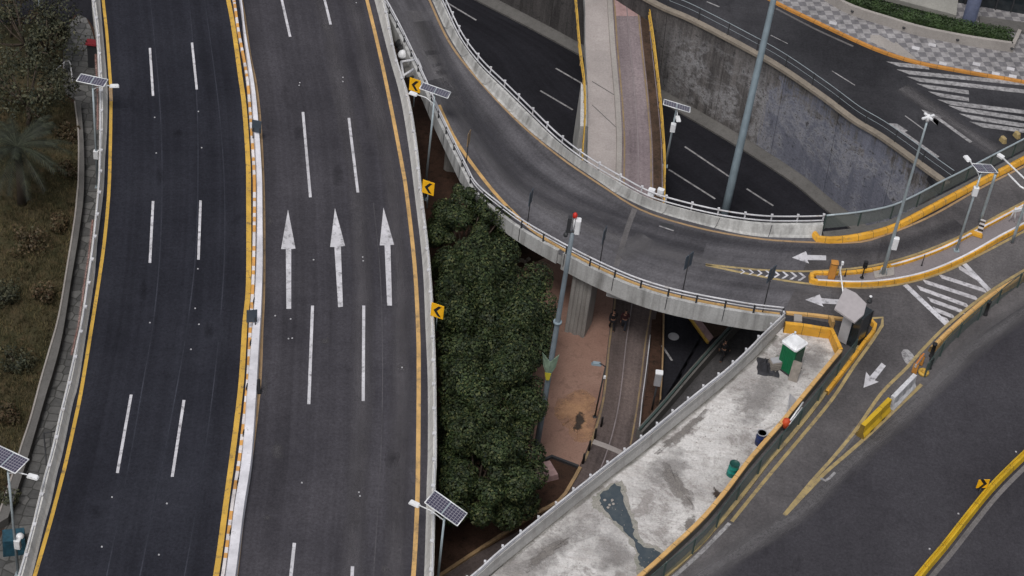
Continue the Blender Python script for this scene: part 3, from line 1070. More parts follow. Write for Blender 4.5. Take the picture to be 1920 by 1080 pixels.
B = [b + Vector((0, 0, .004)) for b in B]
g.ribbon(A, B, 0, 5)
ramp = struct(g.build('ramp_road', M['asph_ramp']), 'curved grey ramp road sweeping from the junction up beside the viaduct', 'road')
t = thing('ramp_bridge', 'stained concrete bridge deck and pier under the curved ramp', 'bridge', (A[60] + B[60]) / 2 + Vector((0, 0, ZL)))
g = MB()
a = [up(p, -.03) for p in A]
b = [up(p, -.03) for p in B]
g.loft([a, b, [up(p, -.7) for p in b], [p.lerp(q, .8) + Vector((0, 0, -1.3)) for p, q in zip(a, b)], [p.lerp(q, .2) + Vector((0, 0, -1.3)) for p, q in zip(a, b)], [up(p, -.7) for p in a]])
g.build('deck', M['conc_fascia'], t)
# visible pier: fluted slab
p1, p2 = at(1058, 622, ZL), at(1094, 634, ZL)
d = (p2 - p1).normalized()
nrm = Vector((-d.y, d.x, 0))
g = MB()
wpx = (p2 - p1).length
for k in range(5):
    if k % 2 == 0:
        w = wpx / 5 * 1.08
        c = p1 + d * (wpx * (k + .5) / 5) + nrm * .8
        R = Matrix.Rotation(math.atan2(d.y, d.x), 3, 'Z')
        g.box((c.x, c.y, ZL / 2 - .65 + .01), (w, 1.6, -ZL - 1.3), R, bev=.05)
    else:
        w = wpx / 5
        c = p1 + d * (wpx * (k + .5) / 5) + nrm * .84
        g.box((c.x, c.y, ZL / 2 - .65 + .01), (w, 1.5, -ZL - 1.3), R)
g.build('pier', M['conc_pier'], t)
q = at(835, 200, -6)
g = MB()
q = (A[34] + B[34]) / 2
g.box((q.x, q.y, ZU / 2 - .65 + .01), (1.4, 1.4, -ZU - 1.3), bev=.2)
g.build('pier', M['conc_pier'], t)
# pier cap with bracket under the joint
c = at(1160, 552, -1.6)
g = MB()
c1, c2 = at(1140, 546, -1.0), at(1215, 566, -1.0)
g.sweep([c1 + Vector((0, .5, 0)), c2 + Vector((0, .5, 0))], [(-.35, -.55), (.5, -.3), (.5, .2), (-.35, .2)])
g.build('pier_cap', M['conc_fascia'], t)

# near parapet: concrete upstand + twin white rails on dark posts
t = thing('parapet', 'stained concrete parapet with white handrail on the near side of the curved ramp', 'parapet', NR0[70])
o = shift(NR0, -.10)
g = MB()
split = 82
for s, e in ((0, split), (split, 120)):
    seg = NR0[s:e]
    dz = -.72 if s == 0 else -.95
    g.sweep(seg, [(.12, 0.01), (.10, .33), (-.12, .33), (-.14, dz), (.10, dz), (.10, -.02)])
g.build('concrete_body', M['conc_fascia'], t)
g = MB()
g.tube(shift(NR0, 0, 1.0), .055, 6)
g.build('handrail', M['white_rail'], t)
g = MB()
g.tube(shift(NR0, 0, .76), .04, 6)
g.build('handrail', M['white_rail'], t)
pts = [p for p in resample(NR0, 1.75) if True]
g = MB()
g.box((0, 0, .66), (.11, .11, .68))
k = g.build('post', M['dark_steel'], t)
k.location = up(pts[0], 0) - root_loc(t)
copies(k, 'post', t, pts[1:])
# joints in the upstand
for p, s in list(zip(resample(NR0, 3.5), sides(resample(NR0, 3.5))))[4:]:
    g = MB()
    g.box(p - s * .135 + Vector((0, 0, -.15)), (.04, .04, 1.0))
    g.build('joint_seal', M['dark_steel'], t)

# far parapet
FO = [Vector((p.x, p.y, 0)) for p in FR]
t = thing('parapet', 'pale concrete parapet with white handrail on the far side of the curved ramp', 'parapet', FO[60])
g = MB()
g.loft([FI, [p.lerp(q, .25) + Vector((0, 0, .12)) for p, q in zip(FI, FO)], [p.lerp(q, .62) + Vector((0, 0, .72)) for p, q in zip(FI, FO)], [up(q, .72) for q in FO], [up(q, -.8) for q in FO], [p.lerp(q, .5) + Vector((0, 0, -.8)) for p, q in zip(FI, FO)], [up(p, -.1) for p in FI]])
g.build('concrete_body', M['conc_far'], t)
g = MB()
g.tube(shift(FO, .12, 1.15), .055, 6)
g.build('handrail', M['white_rail'], t)
g = MB()
g.tube(shift(FO, .02, .86), .05, 6)
g.build('handrail', M['white_rail'], t)
pts = resample(shift(FO, .16, 0), 1.72)
g = MB()
g.box((0, 0, .9), (.09, .09, .6)).box((0, 0, 1.22), (.15, .15, .09))
k = g.build('post', M['white_rail'], t)
k.location = pts[0] - root_loc(t)
copies(k, 'post', t, pts[1:])
for p, q in list(zip(resample(FI, 3.4), resample(FO, 3.4)))[1:-1]:
    d = (q - p)
    d.z = 0
    n = Vector((-d.y, d.x, 0)).normalized() * .02
    g = MB()
    e0, e1, e2 = p - d * .02 + Vector((0, 0, .02)), p.lerp(q, .235) + Vector((0, 0, .125)), p.lerp(q, .605) + Vector((0, 0, .725))
    g.ribbon([e0 - n, e1 - n, e2 - n], [e0 + n, e1 + n, e2 + n])
    g.build('joint_seal', M['dark_steel'], t)

# ramp markings
px_line(ramp, [(792, -30), (805, 0), (843, 80), (897, 150), (973, 230), (1053, 297), (1143, 358), (1183, 384), (1233, 406), (1320, 430), (1410, 446), (1487, 453), (1600, 455), (1653, 443), (1740, 408), (1840, 352), (1920, 312), (2010, 265)], .16, M['yellow_tan'], h=.012)
px_line(ramp, [(823, 197), (840, 235), (857, 267), (887, 310), (926, 360), (962, 398), (1005, 437), (1067, 474), (1133, 507), (1200, 535), (1280, 558), (1397, 580), (1462, 589)], .24, M['yellow_sand'], h=.012)
px_line(ramp, [(1190, 392), (1176, 430), (1155, 500)], .34, M['asph_pale'], 'expansion_joint', h=.010)
px_line(ramp, [(790, 40), (835, 125), (905, 235), (1000, 325), (1110, 385), (1230, 425), (1380, 455), (1540, 468), (1680, 462), (1800, 420)], 1.7, M['tyre'], 'tyre_band', h=.008)
px_line(ramp, [(776, 20), (815, 120), (878, 240), (960, 340), (1075, 415), (1200, 462), (1330, 492), (1440, 520), (1560, 550)], 1.5, M['dust_ramp'], 'wheel_track', h=.008)
px_line(ramp, [(810, 150), (900, 262), (985, 350), (1090, 400), (1210, 442), (1320, 470)], 1.7, M['tyre'], 'tyre_band', h=.009)
px_line(ramp, [(1215, 445), (1180, 470), (1160, 480)], 1.5, M['dust_ramp'], 'worn_patch', h=.011)
g = MB()
g.face(P([(1238, 417), (1262, 421), (1264, 431), (1238, 427)], .016))
g.build('drain_grate', M['dark_steel'], ramp)
px_line(ramp, [(1236, 424), (1263, 433)], .12, M['white_worn'], 'drain_edge', h=.018)

# ================================================================== RETAINING WALL
top_px = [(900, -170), (1060, -85), (1220, 7), (1293, 40), (1393, 92), (1460, 130), (1540, 185), (1600, 230), (1653, 262), (1740, 325), (1775, 350)]
base_px = [(880, -20), (1040, 63), (1200, 152), (1265, 190), (1365, 248), (1430, 288), (1505, 338), (1562, 385), (1612, 422), (1700, 490), (1735, 515)]
WT = spline(P(top_px, .05), n=90)
WB = spline(P(base_px, ZU), n=90)
t = thing('retaining_wall', 'tall dark-stained concrete wall between the underpass and the street above', 'wall', WB[50])
g = MB()
vs = [0]
for a, b in zip(WT, WT[1:]):
    vs.append(vs[-1] + (b - a).length)
for i in range(len(WT) - 1):
    for k in range(6):
        z0, z1 = k / 6, (k + 1) / 6
        g.face([WB[i].lerp(WT[i], z0), WB[i + 1].lerp(WT[i + 1], z0), WB[i + 1].lerp(WT[i + 1], z1), WB[i].lerp(WT[i], z1)],
               [(vs[i], 7.9 * z0), (vs[i + 1], 7.9 * z0), (vs[i + 1], 7.9 * z1), (vs[i], 7.9 * z1)])
bk = shift(WT, .5)
g.ribbon(WT, bk)
g.ribbon(bk, shift(WB, .9))
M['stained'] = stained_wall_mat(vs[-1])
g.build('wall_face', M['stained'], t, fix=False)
g = MB()
g.sweep(shift(WT, .12), [(.24, 0.01), (.24, .22), (-.24, .22), (-.24, .01)])
g.build('coping', M['conc_cope'], t)
g = MB()
g.sweep(shift(WB, -.45), [(.5, -.1), (.5, .42), (.2, .42), (-.5, .16), (-.5, -.1)])
g.build('foot_kerb', M['conc_dark'], t)


t = thing('railing', 'thin steel railing along the top of the dark-stained retaining wall', 'railing', WT[40])
base = shift(WT, .34, .2)
g = MB()
g.tube(shift(base, 0, 1.0), .022, 6)
g.tube(shift(base, 0, .55), .012, 5)
g.build('rail', M['galv'], t)
g = MB()
g.box((0, 0, .5), (.07, .07, 1.02))
pts = resample(base, 2.6)
k = g.build('post', M['dark_steel'], t)
k.location = pts[0] - root_loc(t)
copies(k, 'post', t, pts[1:])

# underpass dashes
for pts in (((838, 5), (893, 38)), ((1042, 128), (1090, 156)), ((1013, 170), (1074, 206)), ((1284, 275), (1367, 331)), ((1254, 318), (1341, 373)), ((1400, 354), (1450, 386)), ((800, 35), (760, 15))):
    px_line(road_u, pts, .15, M['white_worn'], 'lane_dash', ZU + .02, step=1)

# ================================================================== STREET LEVEL SLAB
wall_in = [(1473, 590), (1430, 631), (1407, 655), (1365, 694), (1310, 738), (1257, 781), (1202, 826), (1143, 871), (1086, 916), (1055, 941), (994, 990), (933, 1040), (886, 1082), (760, 1180), (700, 1240)]
fence1 = [(1543, 430), (1600, 424), (1662, 412), (1710, 391), (1753, 368), (1795, 347), (1850, 318), (1920, 281), (2020, 225)]
slab = [shift(WT, .3)[i] for i in range(4, 86, 4)] + P([(1765, 358), (1753, 372), (1710, 393), (1662, 415), (1600, 428), (1543, 434), (1530, 450), (1480, 575)])
slab += P(wall_in[1:])
slab += [at(900, 1330), at(2300, 1400), at(2500, 300), at(2300, -260), at(1200, -320)]
slab = [Vector((p.x, p.y, -.02)) for p in slab]
g = MB()
g.prism([up(p, -.45) for p in slab], .45)
street = struct(g.build('street', M['asph_street']), 'dark asphalt street and junction right of the ramp', 'road')
# ground under the slab so that no gap shows beyond the street
# junction asphalt (lighter, brownish) and avenue sheets
jun = P([(1478, 452), (1540, 452), (1600, 455), (1653, 443), (1740, 408), (1840, 352), (1920, 312), (2100, 220), (2200, 400), (1960, 545), (1850, 620), (1780, 690), (1700, 760), (1600, 850), (1500, 950), (1400, 1020), (1290, 1085), (1100, 1250), (1010, 1230), (1199, 1078), (1330, 965), (1463, 796), (1577, 655), (1560, 606), (1474, 590), (1470, 577)], -.005)
g = MB()
g.face(jun)
struct(g.build('junction_road', M['asph_junction']), 'worn brownish grey asphalt of the junction and slip lane', 'road')
jroad = bpy.context.scene.objects['junction_road']
av = P([(2100, 480), (1960, 555), (1850, 640), (1780, 704), (1700, 778), (1600, 868), (1500, 962), (1400, 1030), (1300, 1092), (1150, 1290), (2300, 1380), (2380, 600)], .0)
g = MB()
g.face(av)
avenue = struct(g.build('avenue_road', M['asph_avenue']), 'wide dark avenue asphalt in the lower right', 'road')
g = MB()
for i, ((x0, y0), (x1, y1)) in enumerate([((1960, 556), (1850, 641)), ((1850, 641), (1780, 705)), ((1780, 705), (1700, 779)), ((1700, 779), (1600, 869)), ((1600, 869), (1500, 963)), ((1500, 963), (1400, 1031)), ((1400, 1031), (1300, 1093))]):
    pass
px_line(avenue, [(1990, 538), (1853, 630), (1783, 694), (1703, 768), (1603, 858), (1503, 954), (1403, 1023), (1293, 1090)], 1.7, M['dust_avenue'], 'worn_shoulder', h=.006)

# upper street markings
for L, Rr in (((700, 360), (905, 380)), ((760, 405), (1640, 490)), ((815, 445), (1640, 537)), ((870, 485), (1130, 520)), ((935, 530), (1130, 560)), ((990, 575), (1640, 655)), ((1050, 610), (1640, 700)), ((1110, 655), (1640, 738)), ((1170, 700), (1560, 752))):
    l, r = at(1440 + L[0] / 3, L[1] / 3), at(1440 + Rr[0] / 3, Rr[1] / 3)
    d = (r - l).normalized()
    n = Vector((-d.y, d.x, 0)) * .24
    g = MB()
    z = Vector((0, 0, .006))
    g.face([l + n - d * .45 + z, l - n + d * .45 + z, r - n + z, r + n + z])
    g.build('crosswalk_bar', M['white_worn'], street)
g = MB()
g.face(P([(1817, 170), (1950, 180), (1950, 205), (1835, 192)], -.012))
g.build('asphalt_patch', M['asph_street'], street)
px_line(street, [(1690, 165), (1760, 212), (1800, 240), (1868, 284)], 1.7, M['dust_avenue'], 'worn_band', h=.003)
px_line(street, [(1753, 218), (1821, 267)], .28, M['white_worn'], 'lane_line')
px_line(street, [(1690, 246), (1759, 295)], .26, M['white_worn'], 'lane_line')
px_line(street, [(1697, 217), (1735, 245)], .1, M['white_worn'], 'lane_line')
px_line(street, [(1560, 133), (1603, 160)], .1, M['white_worn'], 'lane_line')
px_line(street, [(1325, 3), (1349, 13)], .13, M['white_worn'], 'lane_line')
px_line(street, [(1445, 66), (1477, 82)], .08, M['white_worn'], 'lane_line')
g = MB()
g.face(P([(1666, 231), (1682, 232), (1702, 245), (1690, 250)], -.01))
g.build('arrow_marking', M['white_worn'], street)
g = MB()
g.face(P([(1727, 205), (1770, 218), (1762, 222), (1740, 221), (1758, 236)], -.01))
g.build('arrow_marking', M['white_worn'], street)

# street kerb of the sidewalk, sidewalk, planter, hedge
kp = [(1380, -40), (1457, 5), (1483, 18), (1540, 45), (1600, 73), (1657, 97), (1723, 117), (1807, 133), (1920, 153), (2060, 182)]
KP = spline(P(kp, .12), .8)
t = thing('kerb', 'orange-yellow kerb edging the checkered sidewalk', 'kerb', KP[len(KP) // 2])
g = MB()
g.sweep([Vector((p.x, p.y, 0)) for p in KP], [(.17, -.03), (.15, .15), (-.11, .15), (-.13, -.03)])
g.build('painted_kerb', M['orange'], t)
px_line(street, [(1455, 16), (1510, 45), (1540, 60), (1600, 87)], .2, M['asph_pale'], 'gutter', h=.003)
plow = [(1440, -60), (1540, -2), (1590, 26), (1660, 49), (1725, 68), (1810, 85), (1895, 98)]
g = MB()
sw = [Vector((p.x, p.y, .13)) for p in shift(KP, .15)] + P([(2120, 80), (1960, -40), (1700, -120), (1500, -120)], .13)
g.face(sw)
side = struct(g.build('sidewalk', M['checker']), 'sidewalk paved in grey checker squares beside the orange kerb', 'sidewalk')
g = MB()
g.face(P([(1632, 65), (1650, 66), (1678, 82), (1679, 78), (1722, 113), (1690, 106), (1632, 78)], .14))
g.build('kerb_ramp', M['stone_wall'], side)
for px, py in ((1562, 43), (1717, 90), (1748, 84), (1831, 120), (1833, 133), (1768, 119), (1867, 138), (1895, 129), (1899, 143)):
    c = at(px, py, .137)
    g = MB()
    d1, d2 = Vector((.27, -.04, 0)), Vector((.04, .2, 0))
    g.face([c - d1 - d2, c + d1 - d2, c + d1 + d2, c - d1 + d2])
    g.build('white_tile', M['pale_tile'], side)
PL = spline(P(plow, .13), .8)
t = thing('planter_wall', 'low pale stone planter wall in front of the clipped hedge', 'planter', PL[len(PL) // 2])
g = MB()
g.sweep(shift(PL, .13), [(.13, 0), (.13, .75), (-.13, .75), (-.13, 0)])
g.sweep([PL[-1], PL[-1] + Vector((.7, 2.0, 0))], [(.13, 0), (.13, .75), (-.13, .75), (-.13, 0)])
g.build('wall_body', M['stone_wall'], t)
sp = resample(shift(PL, -.02, .35), 4.2)
for p in sp[1:]:
    g = MB()
    g.lathe((p.x, p.y, p.z), [(.05, -.05), (.11, -.04), (.12, .05), (.06, .08), (0, .08)], 10, rot=None)
    g.build('spotlight', M['dark_steel'], t)


def leaf_cloud(pts_r, n_each, size, name, mat, parent, seed=1, flat=.0, aspect=.55):
    """many small leaves spread through the volume of clumps; each leaf is its own folded blade"""
    rg = np.random.default_rng(seed)
    allp = []
    for (c, r, *w) in pts_r:
        n = int(n_each * (w[0] if w else 1))
        d = rg.normal(size=(n, 3))
        d /= np.linalg.norm(d, axis=1)[:, None]
        rr = r * (.62 + .38 * rg.random(n) ** .6)
        sq = np.array([1, 1, 1 - flat])
        pos = np.array(c) + d * rr[:, None] * sq
        nor = d * 1.2 + rg.normal(size=(n, 3)) * .42 + np.array([0, 0, .35])
        nor /= np.linalg.norm(nor, axis=1)[:, None]
        tan = np.cross(nor, rg.normal(size=(n, 3)))
        tan /= np.linalg.norm(tan, axis=1)[:, None] + 1e-9
        bit = np.cross(nor, tan)
        s = (size * (.6 + .8 * rg.random(n)))[:, None]
        a = pos - tan * s
        b = pos + bit * s * aspect + nor * s * .12
        cc = pos + tan * s - nor * s * .15
        e = pos - bit * s * aspect + nor * s * .12
        allp.append(np.stack([a, b, cc, e], 1).reshape(-1, 3))
    V = np.concatenate(allp)
    nf = len(V) // 4
    me = bpy.data.meshes.new(name)
    me.vertices.add(len(V))
    me.vertices.foreach_set('co', V.astype(np.float32).ravel())
    me.loops.add(nf * 4)
    me.loops.foreach_set('vertex_index', np.arange(nf * 4, dtype=np.int32))
    me.polygons.add(nf)
    me.polygons.foreach_set('loop_start', np.arange(0, nf * 4, 4, dtype=np.int32))
    me.materials.append(mat)
    me.update(calc_edges=True)
    me.validate()
    return link(name, me, parent)


hp = spline(P([(1480, -60), (1580, -8), (1660, 24), (1761, 48), (1840, 64), (1890, 72)], .9), 1.0)
t = thing('hedge', 'clipped dark green hedge growing behind the planter wall', 'hedge', up(hp[len(hp) // 2], -.9))
g = MB()
g.sweep(shift(hp, .75, -.75), [(.5, 0), (.42, .62), (-.42, .62), (-.5, 0)])
g.build('branches', M['leaf_hedge'], t)
leaf_cloud([((p.x, p.y, p.z - .25), .68) for p in resample(shift(hp, .75), .4)], 420, .075, 'leaves', M['leaf_hedge'], t, 5)

bl = at(1700, -5, .2)
t = thing('building', 'building corner with pale sloping panel, blue-grey column and dark glazing behind the hedge', 'building', bl)
b1, b2, b3, b4 = at(1560, -28, .14), at(1660, 6, .14), at(1792, 38, .14), at(1786, -4, .14)
g = MB()
lift = Vector((0, 0, .5))
q0, q1 = at(1540, -30, .6), at(1791, 36, .6)
bk = Vector((.2, 2.4, 1.4))
g.loft([[q0, q1], [q0 + Vector((0, 0, .35)), q1 + Vector((0, 0, .35))], [q0 + bk, q1 + bk], [q0 + Vector((.2, 2.6, -.5)), q1 + Vector((.2, 2.6, -.5))]])
g.build('sloping_panel', M['slab_build'], t)
c = at(1815, 44, .14)
g = MB()
g.lathe((c.x, c.y, .14), [(.62, 0), (.55, .1), (.5, .2), (.5, 8)], 18)
g.build('column', M['col_blue'], t)
w0, w1 = at(1780, 2, .14), at(2010, 42, .14)
d = (w1 - w0).normalized()
g = MB()
n = Vector((-d.y, d.x, 0))
g.loft([[w0, w1], [up(w0, 6), up(w1, 6)], [up(w0 + n * 4, 6), up(w1 + n * 4, 6)], [w0 + n * 4, w1 + n * 4]])
g.build('facade', M['glass'], t)
for k in range(9):
    p = w0.lerp(w1, k / 8)
    g = MB()
    g.box(up(p, 3) - n * .06, (.1, .1, 6), Matrix.Rotation(math.atan2(d.y, d.x), 3, 'Z'))
    g.build('mullion', M['dark_steel'], t)
g = MB()
g.loft([[up(w0, 1.35) - n * .14, up(w1, 1.35) - n * .14], [up(w0, 1.5) - n * .14, up(w1, 1.5) - n * .14], [up(w0, 1.5) - n * .02, up(w1, 1.5) - n * .02], [up(w0, 1.35) - n * .02, up(w1, 1.35) - n * .02]])
g.build('transom', M['galv_blue'], t)
g = MB()
s0, s1 = at(1836, 44, .14), at(1960, 62, .14)
g.sweep([s0, s1], [(.8, 0), (.8, .16), (-.5, .16), (-.5, 0)])
g.build('step', M['conc_dark'], t)

# ================================================================== RAMP ENTRY: KERBS, ISLAND, FENCES
ky = [(1525, 432), (1532, 443), (1560, 446), (1607, 441), (1673, 424), (1740, 390), (1840, 337), (1920, 296), (2020, 240)]
K = spline(P(ky, .3), .7)
K0 = [Vector((p.x, p.y, 0)) for p in K]
t = thing('kerb', 'thick amber barrier kerb curving away from the far ramp parapet', 'kerb', K0[20])
g = MB()
g.sweep(K0, [(.2, -.02), (.16, .30), (.05, .36), (-.1, .30), (-.2, .08), (-.22, -.02)])
g.build('painted_kerb', M['amber'], t)
# footway strip between kerb and fence
strip = P([(1543, 434), (1600, 428), (1662, 415), (1710, 393), (1753, 371), (1795, 350), (1850, 321), (1920, 284), (2020, 228), (2030, 240), (1920, 298), (1840, 338), (1740, 391), (1673, 425), (1607, 441), (1545, 446)], .10)
g = MB()
g.prism([up(p, -.1) for p in strip], .1)
struct(g.build('footway_strip', M['conc_dark']), 'narrow grey footway between amber kerb and mesh fence', 'footway')


def fence(name, label, base_px, z, h, every, top_mat, post_mat, mesh_m, top_r=.045, group=None, posts=None, path=None):
    path = path or spline(P(base_px, z), .7)
    t = thing(name, label, 'fence', path[len(path) // 2], group)
    g = MB()
    g.ribbon(shift(path, 0, .06), shift(path, 0, h), 0)
    # swap u/v so that the wires run along and up
    g.build('wire_mesh', mesh_m, t, fix=False)
    g = MB()
    g.tube(shift(path, 0, h), top_r, 6)
    g.build('top_rail', top_mat, t)
    g = MB()
    g.box((0, 0, h / 2), (.09, .09, h + .04))
    pts = P(posts, z) if posts else resample(path, every)
    k = g.build('post', post_mat, t)
    k.location = pts[0] - root_loc(t)
    copies(k, 'post', t, pts[1:])
    return t


fence('mesh_fence', 'grey-green mesh fence behind the thick amber kerb, above the underpass', fence1, .1, 1.15, 2.5, M['galv'], M['green_steel'], M['mesh_grey'], .07)

# traffic island between the two lanes
top_e = [(1530, 512), (1583, 512), (1640, 505), (1707, 488), (1773, 463), (1840, 428), (1900, 396), (1990, 345)]
bot_e = [(1533, 528), (1607, 531), (1673, 526), (1740, 511), (1807, 483), (1873, 446), (1920, 421), (2010, 370)]
TE, BE = spline(P(top_e, .2), n=60), spline(P(bot_e, .2), n=60)
TE0, BE0 = [[Vector((p.x, p.y, 0)) for p in q] for q in (TE, BE)]
ctr = (TE0[20] + BE0[20]) / 2
t = thing('traffic_island', 'raised narrow island with amber kerbs between the two ramp lanes', 'traffic island', ctr)
g = MB()
g.loft([TE0, BE0, [up(p, .13) for p in BE0], [up(p, .13) for p in TE0]])
g.build('paving', M['island_pave'], t)
nose = [TE0[0], TE0[0].lerp(BE0[0], .15) + (TE0[0] - TE0[1]).normalized() * .3, TE0[0].lerp(BE0[0], .8) + (TE0[0] - TE0[1]).normalized() * .35, BE0[0]]
g = MB()
g.sweep(TE0[::-1] + nose[1:3] + BE0, [(.14, 0.0), (.12, .3), (-.12, .3), (-.16, 0)])
g.build('kerb_ring', M['amber'], t)
g = MB()
g.ribbon(shift(BE0, .115, .306), shift(BE0, -.02, .306))
g.build('white_edge', M['white_wall'], t)
g = MB()
g.ribbon(shift(TE0[14:], -.08, .306), shift(TE0[14:], .04, .306))
g.build('white_edge', M['white_wall'], t)
isl = t
g = MB()
c = at(1653, 510, .13)
g.prism(P([(1637, 509), (1676, 501), (1676, 517), (1640, 522)], .13), .06)
g.build('pole_base', M['stone_wall'], t)

px_line(jroad, [(1323, 496), (1400, 504), (1440, 507), (1507, 509), (1583, 505), (1647, 496), (1723, 475), (1807, 440), (1870, 405), (1960, 358)], .17, M['yellow_pale'], h=.012)
px_line(jroad, [(1323, 497), (1380, 509), (1457, 524), (1507, 531), (1573, 538), (1640, 539), (1707, 529), (1773, 509), (1840, 476), (1920, 434), (2010, 385)], .18, M['yellow_pale'], h=.012)
for k in range(8):
    x = 1388 + k * 15.5
    y = 508.5 + k * 1.35
    s = .62 + .055 * k
    g = MB()
    tipx = x + 11 * s
    pp = P([(x, y - 7 * s), (x + 5.5 * s, y - 6.6 * s), (tipx + 4 * s, y + 1), (x + 4.5 * s, y + 8 * s), (x - 1 * s, y + 7.6 * s), (tipx - 1.5 * s, y + 1)], .013)
    g.face([pp[0], pp[1], pp[2], pp[5]])
    g.face([pp[5], pp[2], pp[3], pp[4]])
    g.build('chevron_marking', M['white'], jroad)
arrow(jroad, (1485, 483), (1511, 471), (1517, 494), (1514, 478), (1514, 487.5), (1549, 479), (1549, 488), M['white'], .006)
arrow(jroad, (1510, 562), (1537, 552), (1544, 575), (1540, 559), (1541, 569), (1580, 562), (1580, 571), M['white'], .006)
arrow(jroad, (1619, 727), (1624, 697), (1648, 716), (1631, 706), (1640, 713), (1653, 680), (1661, 686), M['white'], .006)

# yellow-box crossing stripes by the island
for (a, b) in (((1697, 534), (1778, 611)), ((1804, 491), (1858, 548))):
    px_line(jroad, (a, b), .36, M['white'], 'crossing_border', h=.010, step=2)
for (a, b) in (((1793, 498), (1838, 526)), ((1757, 516), (1853, 547)), ((1727, 526), (1838, 562)), ((1717, 538), (1821, 576)), ((1737, 560), (1812, 587)), ((1747, 578), (1795, 597)), ((1764, 596), (1784, 604))):
    pl, pr = at(*a), at(*b)
    d = (pr - pl).normalized()
    n = Vector((-d.y, d.x, 0)) * .175
    z = Vector((0, 0, .008))
    g = MB()
    g.face([pl + n + z, pl - n + d * .35 + z, pr - n + z, pr + n - d * .35 + z])
    g.build('crossing_stripe', M['white_mid'], jroad)

# barrier gate on the island
b = at(1558, 521, .13)
t = thing('barrier_gate', 'orange boom gate cabinet with a white arm at the island nose', 'barrier gate', b)
g = MB()
g.box((b.x, b.y, .13 + .62), (.42, .42, 1.24), bev=.05)
g.box((b.x, b.y, 1.4), (.46, .46, .06), bev=.05)
g.build('cabinet', M['orange'], t)
g = MB()
a0 = Vector((b.x + .34, b.y - .05, 1.15))
a1 = at(1581, 549, 1.2)
g.tube([a0, a0.lerp(a1, .5), a1], .05, 6)
g.build('arm', M['white_plastic'], t)
g = MB()
pc = at(1571, 521, .13)
ptop = at(1577, 494, 1.35)
g.tube([pc, Vector((pc.x + .03, pc.y, 1.35))], .045, 6).box((pc.x + .03, pc.y - .05, 1.4), (.14, .16, .2))
g.build('sensor_post', M['white_plastic'], t)
b = at(1616, 521, .13)
t = thing('signal_post', 'short black traffic signal post standing on the island', 'traffic signal', b)
g = MB()
g.tube([b, up(b, .85)], .04, 8)
g.lathe(b, [(.13, 0), (.13, .04), (0, .05)], 10)
g.build('post', M['black'], t)
g = MB()
g.box(up(b, 1.1), (.26, .22, .5), bev=.04)
g.box(up(b, 1.2) + Vector((.0, -.16, 0)), (.16, .12, .03)).box(up(b, 1.0) + Vector((.0, -.16, 0)), (.16, .12, .03))
g.build('signal_head', M['black'], t)

# thin bare posts on the island
for (bp, tp, lab) in (((1584, 518), (1587, 506), 'thin bare rod near the boom gate on the island'), ((1728, 498), (1734, 478), 'thin dark rod on the island left of the slender lamp pole')):
    b0 = at(*bp, .13)
    g = MB()
    g.tube([b0, up(b0, .9 if bp[0] > 1600 else .6)], .03, 6)
    g.lathe(b0, [(.07, 0), (.07, .03), (0, .04)], 8)
    tag(g.build('rod', M['dark_steel']), lab, 'rod')

# ------------------------------------------------------------------ solar street lamps
def solar_lamp(label, base, ptop, pc, rot, s, head, box=None, tilt_head=0.0, elbow=None):
    t = thing('solar_street_lamp', label, 'street lamp', base, 'solar street lamps')
    base, ptop, pc = Vector(base), Vector(ptop), Vector(pc)
    g = MB()
    g.tube([base, base.lerp(ptop, .5), ptop], .085, 10, r2=.06)
    g.box(up(base, .03), (.36, .36, .06))
    g.build('pole', M['galv'], t)
    R = (Matrix.Rotation(rot[2], 3, 'Z') @ Matrix.Rotation(rot[1], 3, 'Y') @ Matrix.Rotation(rot[0], 3, 'X'))
    w, h = 2.0 * s, 1.0 * s
    g = MB()
    g.box(pc, (w, h, .04), R)
    pan = g.build('solar_panel', M['galv'], t)
    for k in (-1, 1):
        g = MB()
        cc = pc + R @ Vector((k * w / 4, 0, .024))
        x, y = w / 4 - .035, h / 2 - .045
        q = [cc + R @ Vector((a * x, b * y, 0)) for a, b in ((-1, -1), (1, -1), (1, 1), (-1, 1))]
        g.face(q, [(0, 0), (2 * x, 0), (2 * x, 2 * y), (0, 2 * y)])
        o = g.build('cell_sheet', M['solar'], pan, fix=False)
        o.location = (0, 0, 0)
    g = MB()
    for k in (-1, 1):
        e = [pc + R @ Vector((k * w / 2, yy * h / 2, .02)) for yy in (-1, 1)]
        g.tube(e, .03, 5)
        e = [pc + R @ Vector((xx * w / 2, k * h / 2, .02)) for xx in (-1, 1)]
        g.tube(e, .03, 5)
    o = g.build('frame', M['white_plastic'], pan)
    o.location = (0, 0, 0)
    g = MB()
    g.tube([ptop, pc + R @ Vector((0, 0, -.05))], .045, 6)
    g.build('bracket', M['galv'], t)
    head = Vector(head)
    g = MB()
    mid = ptop.lerp(head, .5) + Vector((0, 0, .1))
    g.tube([ptop + Vector((0, 0, -.12)), mid, head + Vector((0, 0, .02))], .035, 6)
    g.build('arm', M['white_plastic'], t)
    d = (head - ptop)
    d.z = 0
    d.normalize()
    A = Matrix.Rotation(math.atan2(d.y, d.x), 3, 'Z')
    g = MB()
    g.box(head + d * .28, (.62, .32, .1), A, taper=.85, bev=.05)
    g.build('lamp_head', M['white_plastic'], t)
    if box:
        bx = Vector(box)
        g = MB()
        g.box(bx, (.34, .3, .62), bev=.04)
        g.build('battery_box', M['white_plastic'], t)
    return t


def vert(px, py, z):
    p = at(px, py, z)
    return p


